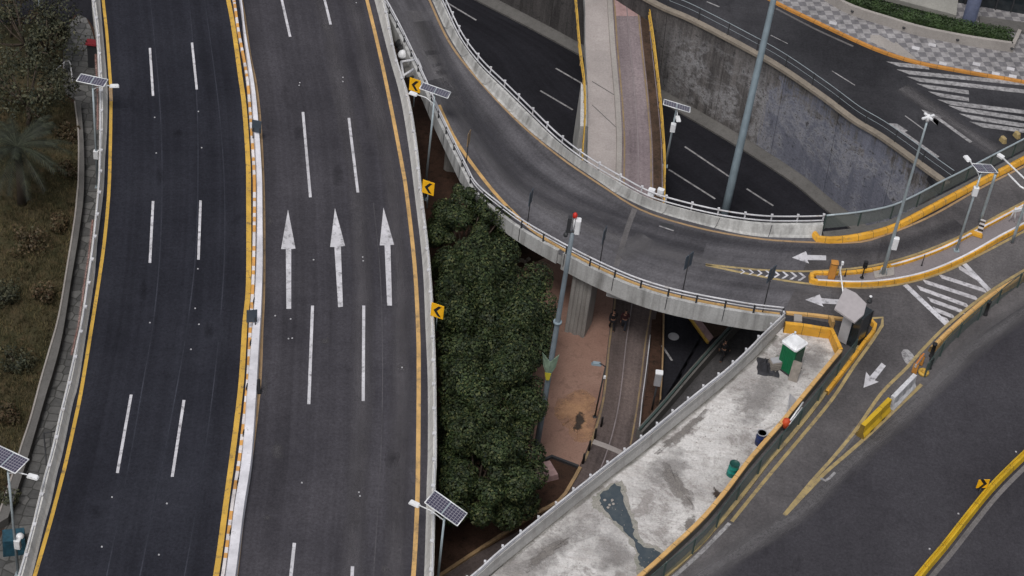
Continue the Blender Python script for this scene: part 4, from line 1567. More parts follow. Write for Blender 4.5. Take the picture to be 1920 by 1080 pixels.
# beside the highway: lower right, upper right, upper left, lower left
tp = at(833, 973, 2.2)
solar_lamp('solar lamp at the lower right of the grey carriageway', (tp.x, tp.y, ZL), tp, at(836, 953, 2.6), (.005, .264, -.422), 1.04, at(786, 948, 2.35))
tp = at(814, 192, 2.2)
solar_lamp('solar lamp between the viaduct and the start of the curved ramp', (tp.x - .1, tp.y, ZL), tp, at(816, 170, 2.6), (-.176, .14, -.165), .97, at(782, 178, 2.3))
tp = at(174, 165, 2.2)
solar_lamp('solar lamp at the upper left of the blue-black carriageway, above the palm', (tp.x, tp.y, ZL), tp, at(173, 151, 2.6), (-.061, .029, -.088), .9, at(206, 161, 2.35), at(180, 333, 0.0) * 0 + Vector((tp.x, tp.y, -3.2)))
tp = at(15, 885, 2.2)
solar_lamp('solar lamp at the lower left, its panel partly out of view', (tp.x, tp.y, ZL), tp, at(14, 862, 2.6), (.153, -.166, -.503), 1.06, at(52, 891, 2.35), Vector((tp.x + .12, tp.y, -3.4)))
bp = at(1247, 312, -3.3)
tp = Vector((bp.x + .05, bp.y, bp.z + 5.0))
solar_lamp('solar lamp with narrow panel by the footbridge, over the underpass', bp, tp, at(1269, 199, tp.z + .25), (-.227, .132, -.101), .92, tp + Vector((.1, -.5, -.3)), at(1262, 239, tp.z - 1.3))
bp = at(1793, 470, .13)
tp = at(1838, 330, 6)
solar_lamp('solar lamp with slanting panel on the traffic island', bp, tp, at(1846, 316, 6.1), (.045, .281, .503), .84, at(1818, 302, 6.1), bp.lerp(Vector(tp), .8))

# ------------------------------------------------------------------ masts and poles
def mast(name, label, cat, base, top, r0, r1, mat):
    t = thing(name, label, cat, base)
    base, top = Vector(base), Vector(top)
    g = MB()
    n = 6
    g.tube([base.lerp(top, k / n) for k in range(n + 1)], r0, 14, r2=r1)
    g.build('shaft', mat, t)
    return t


bp = at(1353, 425, ZU)
tpx = at(1456, -25, 9.2)
t = mast('light_mast', 'thick blue-grey steel mast rising from the underpass past the top edge', 'light mast', bp, bp + (tpx - bp) * 1.25, .30, .17, M['galv_blue'])
g = MB()
g.lathe(bp, [(.55, 0), (.55, .06), (.34, .1), (.33, .3), (0, .31)], 14)
g.build('base_flange', M['galv_blue'], t)
topm = bp + (tpx - bp) * 1.25
g = MB()
g.tube([topm + Vector((-1.2, 0, 0)), topm + Vector((1.2, 0, .05))], .06, 6)
for k in (-1, 1):
    g.box(topm + Vector((1.2 * k, -.1, -.1)), (.5, .35, .3))
g.build('floodlight_bar', M['galv_blue'], t)

bp = at(1003, 858, ZL)
tp = at(1074, 433, 10.9)
t = mast('camera_pole', 'blue-grey camera pole with a red beacon between tree and ramp', 'camera pole', bp, tp, .19, .125, M['mast_grey'])
g = MB()
g.lathe(tp + Vector((0, 0, .95)), [(.09, 0), (.13, .03), (.13, .22), (.07, .32), (0, .34)], 10)
g.build('beacon', M['red_light'], t)
g = MB()
g.tube([tp, tp + Vector((0, 0, 1.0))], .05, 6)
g.box(tp + Vector((.22, -.05, .42)), (.3, .4, .9), bev=.05)
g.build('white_cabinet', M['white_plastic'], t)
g = MB()
g.box(tp + Vector((-.25, -.02, .45)), (.22, .3, 1.0), bev=.04).tube([tp + Vector((-.4, -.1, .02)), tp + Vector((.42, -.1, .02))], .05, 6)
g.lathe(tp + Vector((-.35, -.15, -.25)), [(0, -.12), (.12, -.04), (.13, .1), (.06, .2), (0, .2)], 10)
g.build('camera', M['dark_steel'], t)
col = bp.lerp(tp, .42)
g = MB()
g.lathe(bp.lerp(tp, .62), [(.25, -.06), (.25, .06)], 12)
g.build('clamp_band', M['galv_blue'], t)
# hanging folded banners
pc = at(1030, 690, ZL + 4.5)
k = (pc - bp).length
pole_p = bp + (tp - bp) * .43
t = thing('banner', 'pale green and yellow banner folded round the camera pole', 'banner', up(pole_p, -.9))
g = MB()
c0 = up(pole_p, 0)
A, B_, C_ = c0 + Vector((-.55, .1, .8)), c0 + Vector((.42, .1, .8)), c0 + Vector((-.05, -.35, .55))
dn = Vector((0, -.05, -1.3))
for p_, q_ in ((A, C_), (B_, C_)):
    g.loft([[p_, q_], [p_ + Vector((0, .04, 0)), q_ + Vector((0, .04, 0))], [p_ + dn * .75 + Vector((.15 if p_ is A else -.1, .04, 0)), q_ + dn + Vector((0, .04, 0))], [p_ + dn * .75 + Vector((.15 if p_ is A else -.1, 0, 0)), q_ + dn]])
g.build('cloth', plain('banner_pale_green', (.20, .27, .20), .7, .2, 0, .4, 2.2), t)
g = MB()
e = C_ + dn
g.loft([[e + Vector((-.22, 0, .5)), e + Vector((.16, 0, .5))], [e + Vector((-.22, -.03, .5)), e + Vector((.16, -.03, .5))], [e + Vector((-.1, -.03, -.06)), e + Vector((.1, -.03, -.06))], [e + Vector((-.1, 0, -.06)), e + Vector((.1, 0, -.06))]])
g.build('yellow_corner', plain('banner_yellow', (.42, .36, .03), .7), t)
bp2 = at(1024, 893, ZL)
g = MB()
R = Matrix.Rotation(.5, 3, 'Z')
g.box(bp2 + Vector((-.2, .1, .15)), (1.5, 1.3, .5), R, taper=.9)
tag(g.build('concrete_block', M['pink']), 'pinkish concrete footing block at the foot of the trees', 'concrete block')

bp = at(1655, 513, .19)
tp = at(1740, 222, 12.2)
t = mast('lamp_pole', 'slender grey pole with cross-shaped white head and a white box low down', 'lamp pole', bp, tp, .12, .06, M['galv'])
g = MB()
g.box(up(tp, .1), (.9, .14, .1), Matrix.Rotation(.6, 3, 'Z')).box(up(tp, .13), (.14, .7, .1), Matrix.Rotation(.6, 3, 'Z'))
g.lathe(tp, [(.12, -.2), (.16, 0), (.1, .25), (0, .3)], 10)
g.build('head', M['white_plastic'], t)
g = MB()
g.box(bp.lerp(tp, .215) + Vector((.2, -.1, .0)), (.34, .3, .85), bev=.04)
g.build('box', M['white_plastic'], t)
for k in (-.22, .22):
    g = MB()
    g.tube([bp + Vector((k, -.1, 0)), bp + Vector((k * .7, 0, .5))], .03, 6)
    g.build('stay', M['galv'], t)

bp = at(1835, 440, .13)
t = thing('marker_post', 'black and white striped marker board on an amber base on the island', 'marker post', bp)
g = MB()
tpm = at(1838, 413, 1.3)
R = Matrix.Rotation(-.3, 3, 'Z')
g.box(up(bp, .72), (.34, .05, 1.15), R)
g.build('striped_board', M['stripe_bw'], t)
g = MB()
g.box(up(bp, .1) + Vector((-.2, -.1, 0)), (.9, .35, .2), R, taper=.8)
g.build('base', M['amber'], t)
bp = at(1838, 415, .1)
tp = up(bp, 4.0)
t = mast('lamp_pole', 'pale green-grey pole behind the striped marker, with a small green cap', 'lamp pole', bp, tp, .1, .09, M['galv'])
g = MB()
g.lathe(tp, [(.12, 0), (.13, .2), (.06, .3), (0, .3)], 8)
g.build('cap', M['green_steel'], t)
# twin-arm lamp leaning in from the right edge
bp = at(1925, 470, .1)
tp = at(1935, 345, 4.9)
t = mast('lamp_pole', 'grey pole at the right edge with two long parallel white arms', 'lamp pole', Vector((tp.x, tp.y, .1)), tp, .1, .08, M['galv'])
for dx, dy in ((0, 0), (-28, 14)):
    g = MB()
    a1 = at(1878 + (12 if dx else 0), 294 + (32 if dx else 0), 5.1)
    a0 = at(1922 + dx * .3, 336 + dy, 4.9)
    g.tube([tp if not dx else a0 + Vector((.3, -.2, 0)), a0, a1], .06, 6)
    if not dx:
        g.box(a1 + Vector((-.05, .05, 0)), (.45, .3, .14), Matrix.Rotation(2.4, 3, 'Z'), bev=.04)
    g.build('arm', M['white_plastic'], t)
# white barricade posts at right end of the island
bp = at(1905, 415, .2)
t = thing('barricade', 'white A-frame barricade standing on the amber kerb at the right edge', 'barricade', bp)
g = MB()
for k in (-.3, .3):
    g.tube([bp + Vector((k - .15, 0, 0)), bp + Vector((k, 0, 1.1))], .05, 6).tube([bp + Vector((k + .2, 0, 0)), bp + Vector((k, 0, 1.1))], .05, 6)
g.build('legs', M['white_plastic'], t)
g = MB()
g.box(bp + Vector((0, 0, 1.0)), (.9, .1, .22), Matrix.Rotation(.5, 3, 'Z'))
g.build('board', M['white_plastic'], t)
# yellow lumps by the crosswalk
for (x, y, lab) in ((1880, 265, 'yellow concrete block beside the mesh fence end, left one by the crosswalk'), (1906, 256, 'yellow concrete block nearer the right edge by the crosswalk')):
    p = at(x, y, 0)
    g = MB()
    g.box(up(p, .16), (.36, .6, .34), Matrix.Rotation(.5, 3, 'Z'), taper=.75, bev=.08)
    tag(g.build('concrete_block', M['yellow_pale']), lab, 'concrete block')

# ------------------------------------------------------------------ chevron signs
def chevron_sign(label, px, py, z, yaw, base_z, flip=1, w=.80, h=1.02):
    c = at(px, py, z)
    t = thing('chevron_sign', label, 'road sign', (c.x, c.y, base_z), 'yellow chevron signs')
    R = Matrix.Rotation(yaw, 3, 'Z')
    f = R @ Vector((0, -1, 0))
    g = MB()
    g.box(c, (w, .03, h), R)
    bd = g.build('board', M['sign_yellow'], t)
    g = MB()
    q = []
    for a, b in ((.06, .40), (.26, .40), (-.02, 0), (.26, -.40), (.06, -.40), (-.24, 0)):
        q.append(c + R @ Vector((a * flip, -.02, b)))
    g.face([q[0], q[1], q[2], q[5]])
    g.face([q[5], q[2], q[3], q[4]])
    o = g.build('arrow_print', M['sign_black'], bd)
    o.location = (0, 0, 0)
    g = MB()
    p = c - f * .05
    g.tube([Vector((p.x, p.y, base_z)), Vector((p.x, p.y, z + h * .45))], .04, 8)
    g.build('post', M['galv'], t)
    return t


chevron_sign('amber chevron sign between the viaduct and the ramp, uppermost of the column', 778, 160, 1.5, -.30, -.3)
chevron_sign('amber chevron sign beside the top of the tree crowns, middle of the column', 803, 352, 1.4, -.30, -.3)
chevron_sign('amber chevron sign against the green crowns, lowest of the column', 820, 583, 1.4, -.30, -.3)
chevron_sign('small amber chevron sign pointing right on the yellow avenue barrier', 1843, 907, .75, .22, 0, -1, .66, .66)
for lab, i in ():
    pass

# thin dark sign boards seen nearly edge on along the near parapet
for bp_, tp_, w, yaw, lab, mat in (((990, 412), (998, 366), .42, 1.30, 'narrow dark sign seen edge-on, leftmost over the near parapet, above the pier', M['slate']),
                              ((1125, 492), (1133, 438), .42, 1.30, 'narrow dark sign seen edge-on near the pale expansion joint', M['slate']),
                              ((1280, 546), (1290, 487), .55, .95, 'grey sign board on the near parapet above the manhole road', M['slate']),
                              ((1433, 572), (1442, 512), .55, .95, 'grey sign board near the right end of the parapet, by the chevron nose', M['slate']),
                              ((874, 308), (883, 256), .34, 1.35, 'narrow yellowish sign seen edge-on where the ramp bends beside the trees', M['yellow_tan'])):
    b = at(*bp_, .95)
    hgt = (bp_[1] - tp_[1]) / 20.0
    b0 = Vector((b.x, b.y, .4))
    t = thing('road_sign', lab, 'road sign', b0, 'signs along the near ramp parapet')
    g = MB()
    g.tube([b0, Vector((b.x, b.y, .95 + hgt))], .035, 6)
    g.build('post', M['dark_steel'], t)
    g = MB()
    R = Matrix.Rotation(yaw, 3, 'Z')
    g.box((b.x, b.y + .05, .95 + hgt - .55), (w + .2, .03, 1.05), R, bev=.0)
    g.build('board', mat, t)

# ================================================================== GRAVEL LOT
gl = P([(1478, 600), (1566, 616), (1580, 657), (1493, 760), (1463, 797), (1405, 865), (1361, 923), (1316, 976), (1261, 1028), (1199, 1085), (1080, 1200), (800, 1250), (760, 1180), (886, 1085), (994, 992), (1086, 918), (1202, 828), (1310, 740), (1407, 657)], -.02)
zg = -.01
outer = P([(1473, 594), (1430, 633)] , 0)
GZ = .004
lot = P([(1476, 606), (1562, 620), (1578, 657), (1493, 759), (1463, 796), (1405, 863), (1361, 921), (1316, 974), (1261, 1026), (1199, 1082), (1080, 1200), (760, 1230), (886, 1110), (994, 1015), (1086, 940), (1202, 850), (1310, 762), (1407, 677), (1455, 628)], .004)
g = MB()
g.face(lot)
lot_o = struct(g.build('gravel_lot', M['gravel']), 'fenced lot of pale trampled gravel with a puddle', 'gravel lot')
# puddle and stains as real shapes in the surface
blob([(1120, 925), (1165, 903), (1178, 940), (1195, 985), (1205, 1015), (1250, 1034), (1240, 1062), (1195, 1078), (1188, 1030), (1160, 990), (1128, 962), (1108, 948)], .010, 'wet_margin', M['wet_rim'], lot_o, 3.6, 3, 7, False)
blob([(1126, 930), (1158, 908), (1170, 945), (1186, 985), (1196, 1018), (1240, 1038), (1228, 1062), (1200, 1062), (1196, 1030), (1166, 988), (1134, 958)], .016, 'puddle', M['water'], lot_o, 2.8, 4, 7, False)
blob([(1248, 860), (1262, 880), (1285, 905), (1303, 940), (1300, 955), (1272, 940), (1255, 915), (1240, 890)], .010, 'mud_stain', M['wet'], lot_o, 4, 5)
blob([(1336, 912), (1350, 918), (1358, 925), (1345, 938), (1335, 930)], .010, 'mud_stain', M['mud'], lot_o, 3, 6)
blob([(1290, 968), (1310, 970), (1296, 995), (1280, 1000)], .010, 'mud_stain', M['wet'], lot_o, 4, 7)
blob([(1000, 1040), (1050, 1012), (1072, 1010), (1030, 1045), (985, 1075)], .010, 'mud_stain', M['wet'], lot_o, 4, 8)
blob([(1330, 765), (1310, 778), (1240, 835), (1228, 852), (1262, 838), (1318, 790)], .011, 'mud_stain', M['wet'], lot_o, 3, 9)
blob([(1450, 672), (1470, 660), (1462, 690), (1440, 706), (1425, 700)], .010, 'mud_stain', M['wet_green'], lot_o, 3, 10)
blob([(915, 1085), (985, 1028), (1060, 972), (1118, 968), (1125, 1000), (1075, 1030), (1040, 1062), (985, 1095)], .007, 'damp_patch', M['damp'], lot_o, 4, 71, 5)
blob([(1130, 1000), (1172, 1010), (1196, 1050), (1180, 1078), (1120, 1072), (1110, 1030)], .0065, 'damp_patch', M['damp'], lot_o, 4, 72, 5)
blob([(1215, 870), (1262, 835), (1300, 860), (1275, 900), (1230, 920), (1205, 900)], .006, 'damp_patch', M['damp'], lot_o, 4, 73, 5)
blob([(1380, 742), (1440, 700), (1480, 715), (1460, 760), (1410, 800), (1370, 780)], .006, 'damp_patch', M['damp'], lot_o, 4, 74, 5)
blob([(1500, 660), (1545, 640), (1560, 670), (1520, 705), (1496, 690)], .006, 'damp_patch', M['damp'], lot_o, 4, 75, 5)
for i, (x, y) in enumerate(((1134, 938), (1148, 938), (1143, 947), (1150, 945), (1140, 952))):
    p = at(x, y, .02)
    g = MB()
    g.lathe(p, [(.0, -.01), (.08, 0), (.09, .03), (.04, .05), (0, .05)], 7)
    g.build('stone', M['stone_wall'], lot_o)

# litter: pebbles and scraps over the lot (uncountable)
rg = random.Random(5)
g = MB()
for _ in range(260):
    f, s = rg.random(), rg.random()
    a = Vector((1470, 612, 0)).lerp(Vector((960, 1060, 0)), f)
    b_ = Vector((1572, 655, 0)).lerp(Vector((1230, 1050, 0)), f)
    q = a.lerp(b_, .12 + .8 * s)
    p = at(q.x, q.y + 12, .01)
    r = rg.uniform(.015, .045)
    g.box(p, (r * 2, r * 1.4, r), Matrix.Rotation(rg.uniform(0, 3), 3, 'Z'), taper=.6)
tag(g.build('pebbles', M['pebble'], fix=False), 'loose pebbles and clods scattered over the pale gravel', 'pebbles', kind='stuff')

# island parapet wall
WI = spline(P([(x, y - 2) for x, y in wall_in], 1.1), .7)
W0 = [Vector((p.x, p.y, 0)) for p in WI]
t = thing('parapet_wall', 'long pale concrete wall with white pipe rail along the gravel lot', 'wall', Vector((W0[40].x, W0[40].y, ZL)))
g = MB()
g.sweep(W0, [(.06, ZL), (.06, .86), (-.16, .86), (-.16, ZL)][::-1])
g.build('concrete_body', M['conc_wall'], t)
s_in = [(1455, 628), (1420, 666), (1387, 697), (1353, 727), (1310, 763), (1257, 806), (1202, 851), (1143, 896), (1086, 941), (1055, 966), (994, 1016), (933, 1066), (860, 1125), (740, 1225)]
SI = spline(P(s_in, .01), n=60)
ST = [p + (r - p).normalized() * 0 for p, r in zip(SI, SI)]
WR = resample(W0, n=60)
g = MB()
g.loft([[up(p, 0) for p in SI], [p.lerp(q, .75) + Vector((0, 0, .55)) for p, q in zip(SI, WR)], [q.lerp(p, .12) + Vector((0, 0, .80)) for p, q in zip(SI, WR)], [q.lerp(p, .12) + Vector((0, 0, -.1)) for p, q in zip(SI, WR)], [up(p, -.1) for p in SI]])
g.build('sloped_footing', M['conc_wall'], t)
g = MB()
g.ribbon(shift(SI, .25, .012), shift(SI, -.45, .012))
g.build('algae_strip', M['algae'], lot_o)
g = MB()
g.tube(shift(W0, -.03, 1.12), .06, 6)
g.build('handrail', M['white_rail'], t)
g = MB()
g.tube(shift(W0, -.03, .93), .045, 6)
g.build('handrail', M['white_rail'], t)
g = MB()
g.box((0, 0, .98), (.09, .09, .34)).box((0, 0, 1.15), (.12, .12, .09))
pts = resample(shift(W0, -.14, 0), 1.42)
k = g.build('post', M['white_rail'], t)
k.location = pts[0] - root_loc(t)
copies(k, 'post', t, pts[1:])

# amber low wall of the lot
lw = [(1472, 605), (1500, 608), (1560, 617), (1577, 655), (1560, 675), (1493, 757), (1463, 794), (1405, 861), (1361, 919), (1316, 972), (1261, 1024), (1199, 1080), (1080, 1180)]
t = thing('low_wall', 'low wall with amber painted top enclosing the gravel lot', 'wall', at(1463, 794))
LW = [at(x, y, .72) for x, y in lw]
A1 = [Vector((p.x, p.y, 0)) for p in LW[:3]]
A2 = [Vector((p.x, p.y, 0)) for p in LW[2:4]]
A3 = spline([Vector((p.x, p.y, 0)) for p in LW[3:]], .8)
g = MB()
g.sweep(A1 + A2[1:], [(.13, 0), (.13, .72), (-.13, .72), (-.13, 0)])
g.build('amber_wall', M['amber'], t)
g = MB()
g.sweep(A3, [(.11, 0), (.11, .6), (-.11, .6), (-.11, 0)])
g.build('wall_body', M['conc_dark'], t)
g = MB()
g.sweep(A3, [(.13, .6), (.12, .71), (-.12, .71), (-.13, .6)])
g.build('amber_top', M['amber_pale'], t)
g = MB()
g.sweep([at(1560, 616, 0) + Vector((0, 0.02, 0)), at(1556, 603, 0)], [(.1, 0), (.1, .5), (-.1, .5), (-.1, 0)])
g.build('wall_stub', M['amber_pale'], t)
# road-side kerb line above it
t = thing('kerb', 'amber kerb at the ramp mouth above the gravel lot corner', 'kerb', at(1520, 595))
g = MB()
g.sweep(spline(P([(1473, 588), (1520, 592), (1560, 597), (1592, 602)], 0), .6), [(.12, 0), (.1, .14), (-.1, .14), (-.12, 0)])
g.build('painted_kerb', M['amber_pale'], t)
g = MB()
g.prism(P([(1488, 592), (1503, 594), (1503, 606), (1488, 605)], 0), .16)
g.build('kerb_slab', M['stone_wall'], t)

# footway + kerb + fence on the lot's street side
kf = [(1610, 652), (1583, 690), (1550, 732), (1533, 757), (1480, 823), (1441, 866), (1386, 937), (1322, 1012), (1276, 1057), (1247, 1082), (1130, 1180)]
KF = spline(P(kf, 0), .8)
t = thing('kerb', 'narrow dirty yellow kerb under the green mesh fence of the slip lane', 'kerb', KF[20])
g = MB()
g.sweep(KF, [(.12, 0), (.12, .16), (-.1, .16), (-.12, 0)])
g.build('painted_kerb', M['yellow_pale'], t)
t = thing('kerb', 'bright amber raised kerb end beside the guard booth', 'kerb', at(1625, 630))
g = MB()
ke = spline(P([(1632, 600), (1641, 607), (1637, 622), (1622, 640), (1600, 670), (1583, 692), (1550, 735)], .2), .5)
g.sweep([Vector((p.x, p.y, 0)) for p in ke], [(.13, 0), (.1, .3), (-.1, .3), (-.15, 0)])
g.build('painted_kerb', M['amber'], t)
px_line(jroad, [(1632, 597), (1658, 598), (1640, 632), (1597, 693), (1557, 753), (1480, 846), (1425, 912), (1372, 978)], .2, M['yellow_pale'], h=.011)
px_line(jroad, [(1368, 981), (1340, 1010), (1310, 1040), (1266, 1079), (1160, 1170)], .22, M['white_worn'], h=.011)
fence('mesh_fence', 'green mesh fence between the amber low wall and the slip lane', [(1600, 664), (1551, 728), (1523, 764), (1441, 864), (1402, 911), (1362, 961), (1325, 1012), (1276, 1057), (1240, 1086), (1130, 1180)], .15, 1.2, 2.4, M['green_steel'], M['green_steel'], M['mesh_green'], .03)

# guard booth
bq = at(1588, 640, .0)
t = thing('guard_booth', 'small guard booth with pale grey overhanging roof at the lot corner', 'guard booth', bq)
R = Matrix.Rotation(-.62, 3, 'Z')
bq = bq + Vector((.3, .2, 0))
g = MB()
g.box(up(bq, 1.2), (1.15, 1.15, 2.4), R)
g.build('body', M['glass'], t)
for (a, b) in ((-1, -1), (1, -1), (1, 1), (-1, 1)):
    g = MB()
    g.box(up(bq, 1.2) + R @ Vector((a * .58, b * .58, 0)), (.08, .08, 2.42), R)
    g.build('corner_post', M['dark_steel'], t)
g = MB()
g.box(up(bq, .55) + R @ Vector((-.615, -.05, 0)), (.06, .95, 1.1), R)
g.build('lower_panel', M['grey_panel'], t)
g = MB()
roof = P([(1583, 542), (1604, 552), (1624, 572), (1619, 592), (1602, 607), (1564, 581)], 2.45)
g.prism(roof, .12)
g.build('roof', plain('booth_roof', (.40, .37, .38), .7, .3, 0, .08), t)
g = MB()
pa, pb = at(1573, 636, .75), at(1588, 608, 1.7)
R2 = Matrix.Rotation(-.55, 3, 'Z')
g.box(at(1583, 622, .9) + Vector((0, -.05, .2)), (.62, .06, 2.0), R2)
g.build('side_panel', M['grey_panel'], t)
p = at(1630, 566, .0)
t = thing('cable_reel', 'small dark gadget lying on the junction asphalt beside the booth roof', 'gadget', p)
g = MB()
g.lathe(p, [(.16, 0), (.16, .1), (.07, .14), (.07, .4), (0, .42)], 10)
g.build('body', M['dark_steel'], t)
g = MB()
g.lathe(up(p, .4), [(.09, 0), (.1, .08), (0, .12)], 8)
g.build('cap', M['white_plastic'], t)

# portable toilet
tb = at(1468, 692, .0)
tt_ = at(1482, 634, 2.2)
ctr = at(1478, 690, 0)
t = thing('portable_toilet', 'green portable toilet with white roof against the pale wall', 'portable toilet', ctr)
R = Matrix.Rotation(-.72, 3, 'Z')
g = MB()
g.box(up(ctr, 1.0), (1.02, 1.02, 2.0), R, bev=.06)
for k in range(-3, 4):
    g.box(up(ctr, 1.0) + R @ Vector((k * .13, -.52, 0)), (.03, .03, 1.8), R)
    g.box(up(ctr, 1.0) + R @ Vector((-.52, k * .13, 0)), (.03, .03, 1.8), R)
g.build('body', M['green_loo'], t)
g = MB()
g.box(up(ctr, 2.06), (1.16, 1.16, .12), R, bev=.1)
g.box(up(ctr, 2.19), (1.05, 1.05, .14), R, taper=.78, bev=.1)
g.lathe(up(ctr, 2.2) + R @ Vector((-.35, .35, 0)), [(.06, 0), (.06, .25), (.08, .26), (0, .3)], 8)
g.build('roof', M['white_plastic'], t)
g = MB()
g.box(up(ctr, .95) + R @ Vector((.535, 0, 0)), (.03, .74, 1.75), R)
d_ = g.build('door', plain('door_dark_green', (.02, .06, .04), .5), t)
g = MB()
g.box(up(ctr, 1.0) + R @ Vector((.565, .28, 0)), (.03, .05, .18), R)
o = g.build('handle', M['dark_steel'], d_)
o.location = (0, 0, 0)
g = MB()
g.box(up(ctr, .06), (1.12, 1.12, .12), R)
g.build('skid_base', M['dark_steel'], t)
# leaning boards and crates next to it
bb = at(1478, 696, 0) + Vector((.28, -.62, 0))
g = MB()
g.box(up(bb, .62), (.55, .08, 1.35), Matrix.Rotation(-.3, 3, 'Z') @ Matrix.Rotation(-.28, 3, 'X'))
g.box(up(bb, .62) + Vector((0, -.05, 0)), (.5, .03, .06), Matrix.Rotation(-.3, 3, 'Z') @ Matrix.Rotation(-.28, 3, 'X'))
tag(g.build('board', M['wood']), 'weathered board leaning on the front of the green toilet', 'board')
bb = at(1493, 684, 0) + Vector((.25, -.1, 0))
t = thing('metal_frame', 'dark metal frame leaning against the right side of the green toilet', 'metal frame', bb)
g = MB()
u, w_ = Vector((.05, .38, 0)), Vector((-.12, 0, 1.55))
for p_, q_ in ((bb - u, bb - u + w_), (bb + u, bb + u + w_), (bb - u + w_, bb + u + w_), (bb - u + w_ * .45, bb + u + w_ * .45), (bb - u + w_ * .1, bb + u + w_ * .1)):
    g.tube([p_, q_], .035, 6)
g.build('bars', M['dark_steel'], t)
g = MB()
g.loft([[bb - u + w_ * .1, bb + u + w_ * .1], [bb - u + w_ * .45, bb + u + w_ * .45], [bb - u + w_ * .45 + Vector((.03, 0, 0)), bb + u + w_ * .45 + Vector((.03, 0, 0))], [bb - u + w_ * .1 + Vector((.03, 0, 0)), bb + u + w_ * .1 + Vector((.03, 0, 0))]])
g.build('infill_sheet', M['dark_steel'], t)
c = at(1452, 690, 0)
t = thing('crate', 'grey crate lying beside the dark tarp left of the green toilet', 'crate', c)
R = Matrix.Rotation(.4, 3, 'Z')
g = MB()
g.box(up(c, .3), (.7, .5, .6), R)
for k in range(4):
    g.box(up(c, .12 + .15 * k), (.74, .54, .05), R)
g.build('slatted_body', M['wood'], t)
g = MB()
g.box(up(c, .64), (.62, .44, .06), R)
g.build('lid', M['grey_panel'], t)
c = at(1440, 689, 0)
g = MB()
nn = 18
hr = random.Random(31)
hill = [(hr.uniform(-.35, .35), hr.uniform(-.4, .4), hr.uniform(.2, .75), hr.uniform(.02, .06)) for _ in range(7)]
rows = []
for a in range(nn + 1):
    row = []
    for b in range(nn + 1):
        x, y = (a / nn - .5) * 1.3, (b / nn - .5) * 1.5
        z = max(h * math.exp(-((x - hx) ** 2 + (y - hy) ** 2) / w) for hx, hy, h, w in hill)
        z = z + .05 * math.sin(13 * x + 5 * y) * math.sin(11 * y - 4 * x) + .03
        edge_ = min(a, b, nn - a, nn - b) / 3
        row.append(c + Vector((x + .03 * math.sin(9 * y), y + .03 * math.sin(8 * x), max(.006, z * min(1, edge_)))))
    rows.append(row)
g.grid(rows, ([k * .08 for k in range(nn + 1)], [k * .08 for k in range(nn + 1)]))
tag(g.build('tarp_heap', M['tarp']), 'crumpled black tarp heap at the foot of the pale wall', 'tarp')


def drum(label, px, py, col_m, lean=0.0, lid=True):
    c = at(px, py, 0)
    t = thing('barrel', label, 'barrel', c, 'barrels on the gravel lot')
    R = Matrix.Rotation(lean, 3, 'Y')
    g = MB()
    prof = [(.27, 0), (.29, .03), (.285, .28), (.3, .30), (.3, .33), (.285, .35), (.285, .58), (.3, .60), (.3, .63), (.285, .65), (.285, .86), (.295, .88)]
    g.lathe(c, prof, 20, rot=R)
    g.build('body', col_m, t)
    g = MB()
    g.lathe(c + R @ Vector((0, 0, .885)), [(.295, 0), (.295, .03), (.25, .03), (.245, -.0), (.02, -.0), (0, 0)] if lid else [(.3, 0), (.3, .03), (.27, .03), (.265, .01), (0, .0)], 20, rot=R)
    g.build('lid', M['grey_panel'] if lid else M['teal_dark'], t)


M['teal_dark'] = plain('teal_inside', (.006, .06, .05), .5)
drum('dark blue barrel with grey lid against the amber low wall', 1424, 832, M['blue'])
drum('teal barrel with dark open top against the amber low wall', 1371, 890, M['teal'], .06, False)

# barrier clutter where the low wall is broken: red cone board, white rails
c = at(1474, 804, .2)
t = thing('signboard', 'fallen board with orange-red blob and white rails hooked over the amber wall', 'board', c)
g = MB()
a, b_ = at(1482, 788, .95), at(1506, 754, .95)
g.tube([a, b_], .05, 6)
g.tube([at(1480, 796, .75), at(1504, 764, .75)], .04, 6)
g.build('white_rails', M['white_plastic'], t)
g = MB()
cc = at(1475, 789, .85)
g.lathe(cc + Vector((0, 0, -.35)), [(.02, -.25), (.2, -.1), (.24, .2), (.2, .42), (.0, .5)], 10)
g.build('red_bundle', plain('red_orange_cloth', (.55, .07, .02), .6), t)
c = at(1480, 768, 0)
g = MB()
pts = [c, c + Vector((-.12, .35, .9)), c + Vector((.42, .2, .55))]
g.loft([[pts[0], pts[0]], [pts[1], pts[1] + Vector((.02, .03, 0))], [pts[2], pts[2] + Vector((.02, .03, 0))]], caps=True)
g.tube([c + Vector((-.25, -1.1, 0)), pts[1]], .03, 5)
tag(g.build('torn_sheet', M['grey_panel']), 'torn grey triangular sheet poking over the amber wall', 'sheet')

# ================================================================== SLIP LANE RIGHT BARRIERS
yl = [(1960, 485), (1920, 507), (1853, 549), (1777, 609), (1727, 659), (1700, 690), (1653, 737), (1607, 803), (1563, 857), (1520, 905), (1470, 966)]
px_line(jroad, yl, .2, M['yellow_pale'], h=.012)
px_line(jroad, [(1728, 721), (1687, 760), (1627, 817), (1585, 854), (1550, 884), (1510, 925), (1472, 965)], .22, M['yellow_pale'], h=.014)
px_line(jroad, [(1538, 897), (1549, 901), (1566, 886)], .16, M['white_worn'], 'paint_scrap', h=.016, step=.3)
px_line(jroad, [(1608, 802), (1585, 834), (1568, 855)], .4, M['asph_pale'], 'worn_patch', h=.010)
ob = [(1990, 474), (1920, 515), (1853, 556), (1780, 619), (1748, 651)]
OB = spline(P(ob, .45), .7)
t = thing('kerb', 'pale amber rounded barrier kerb right of the slip lane', 'kerb', Vector((OB[8].x, OB[8].y, 0)))
g = MB()
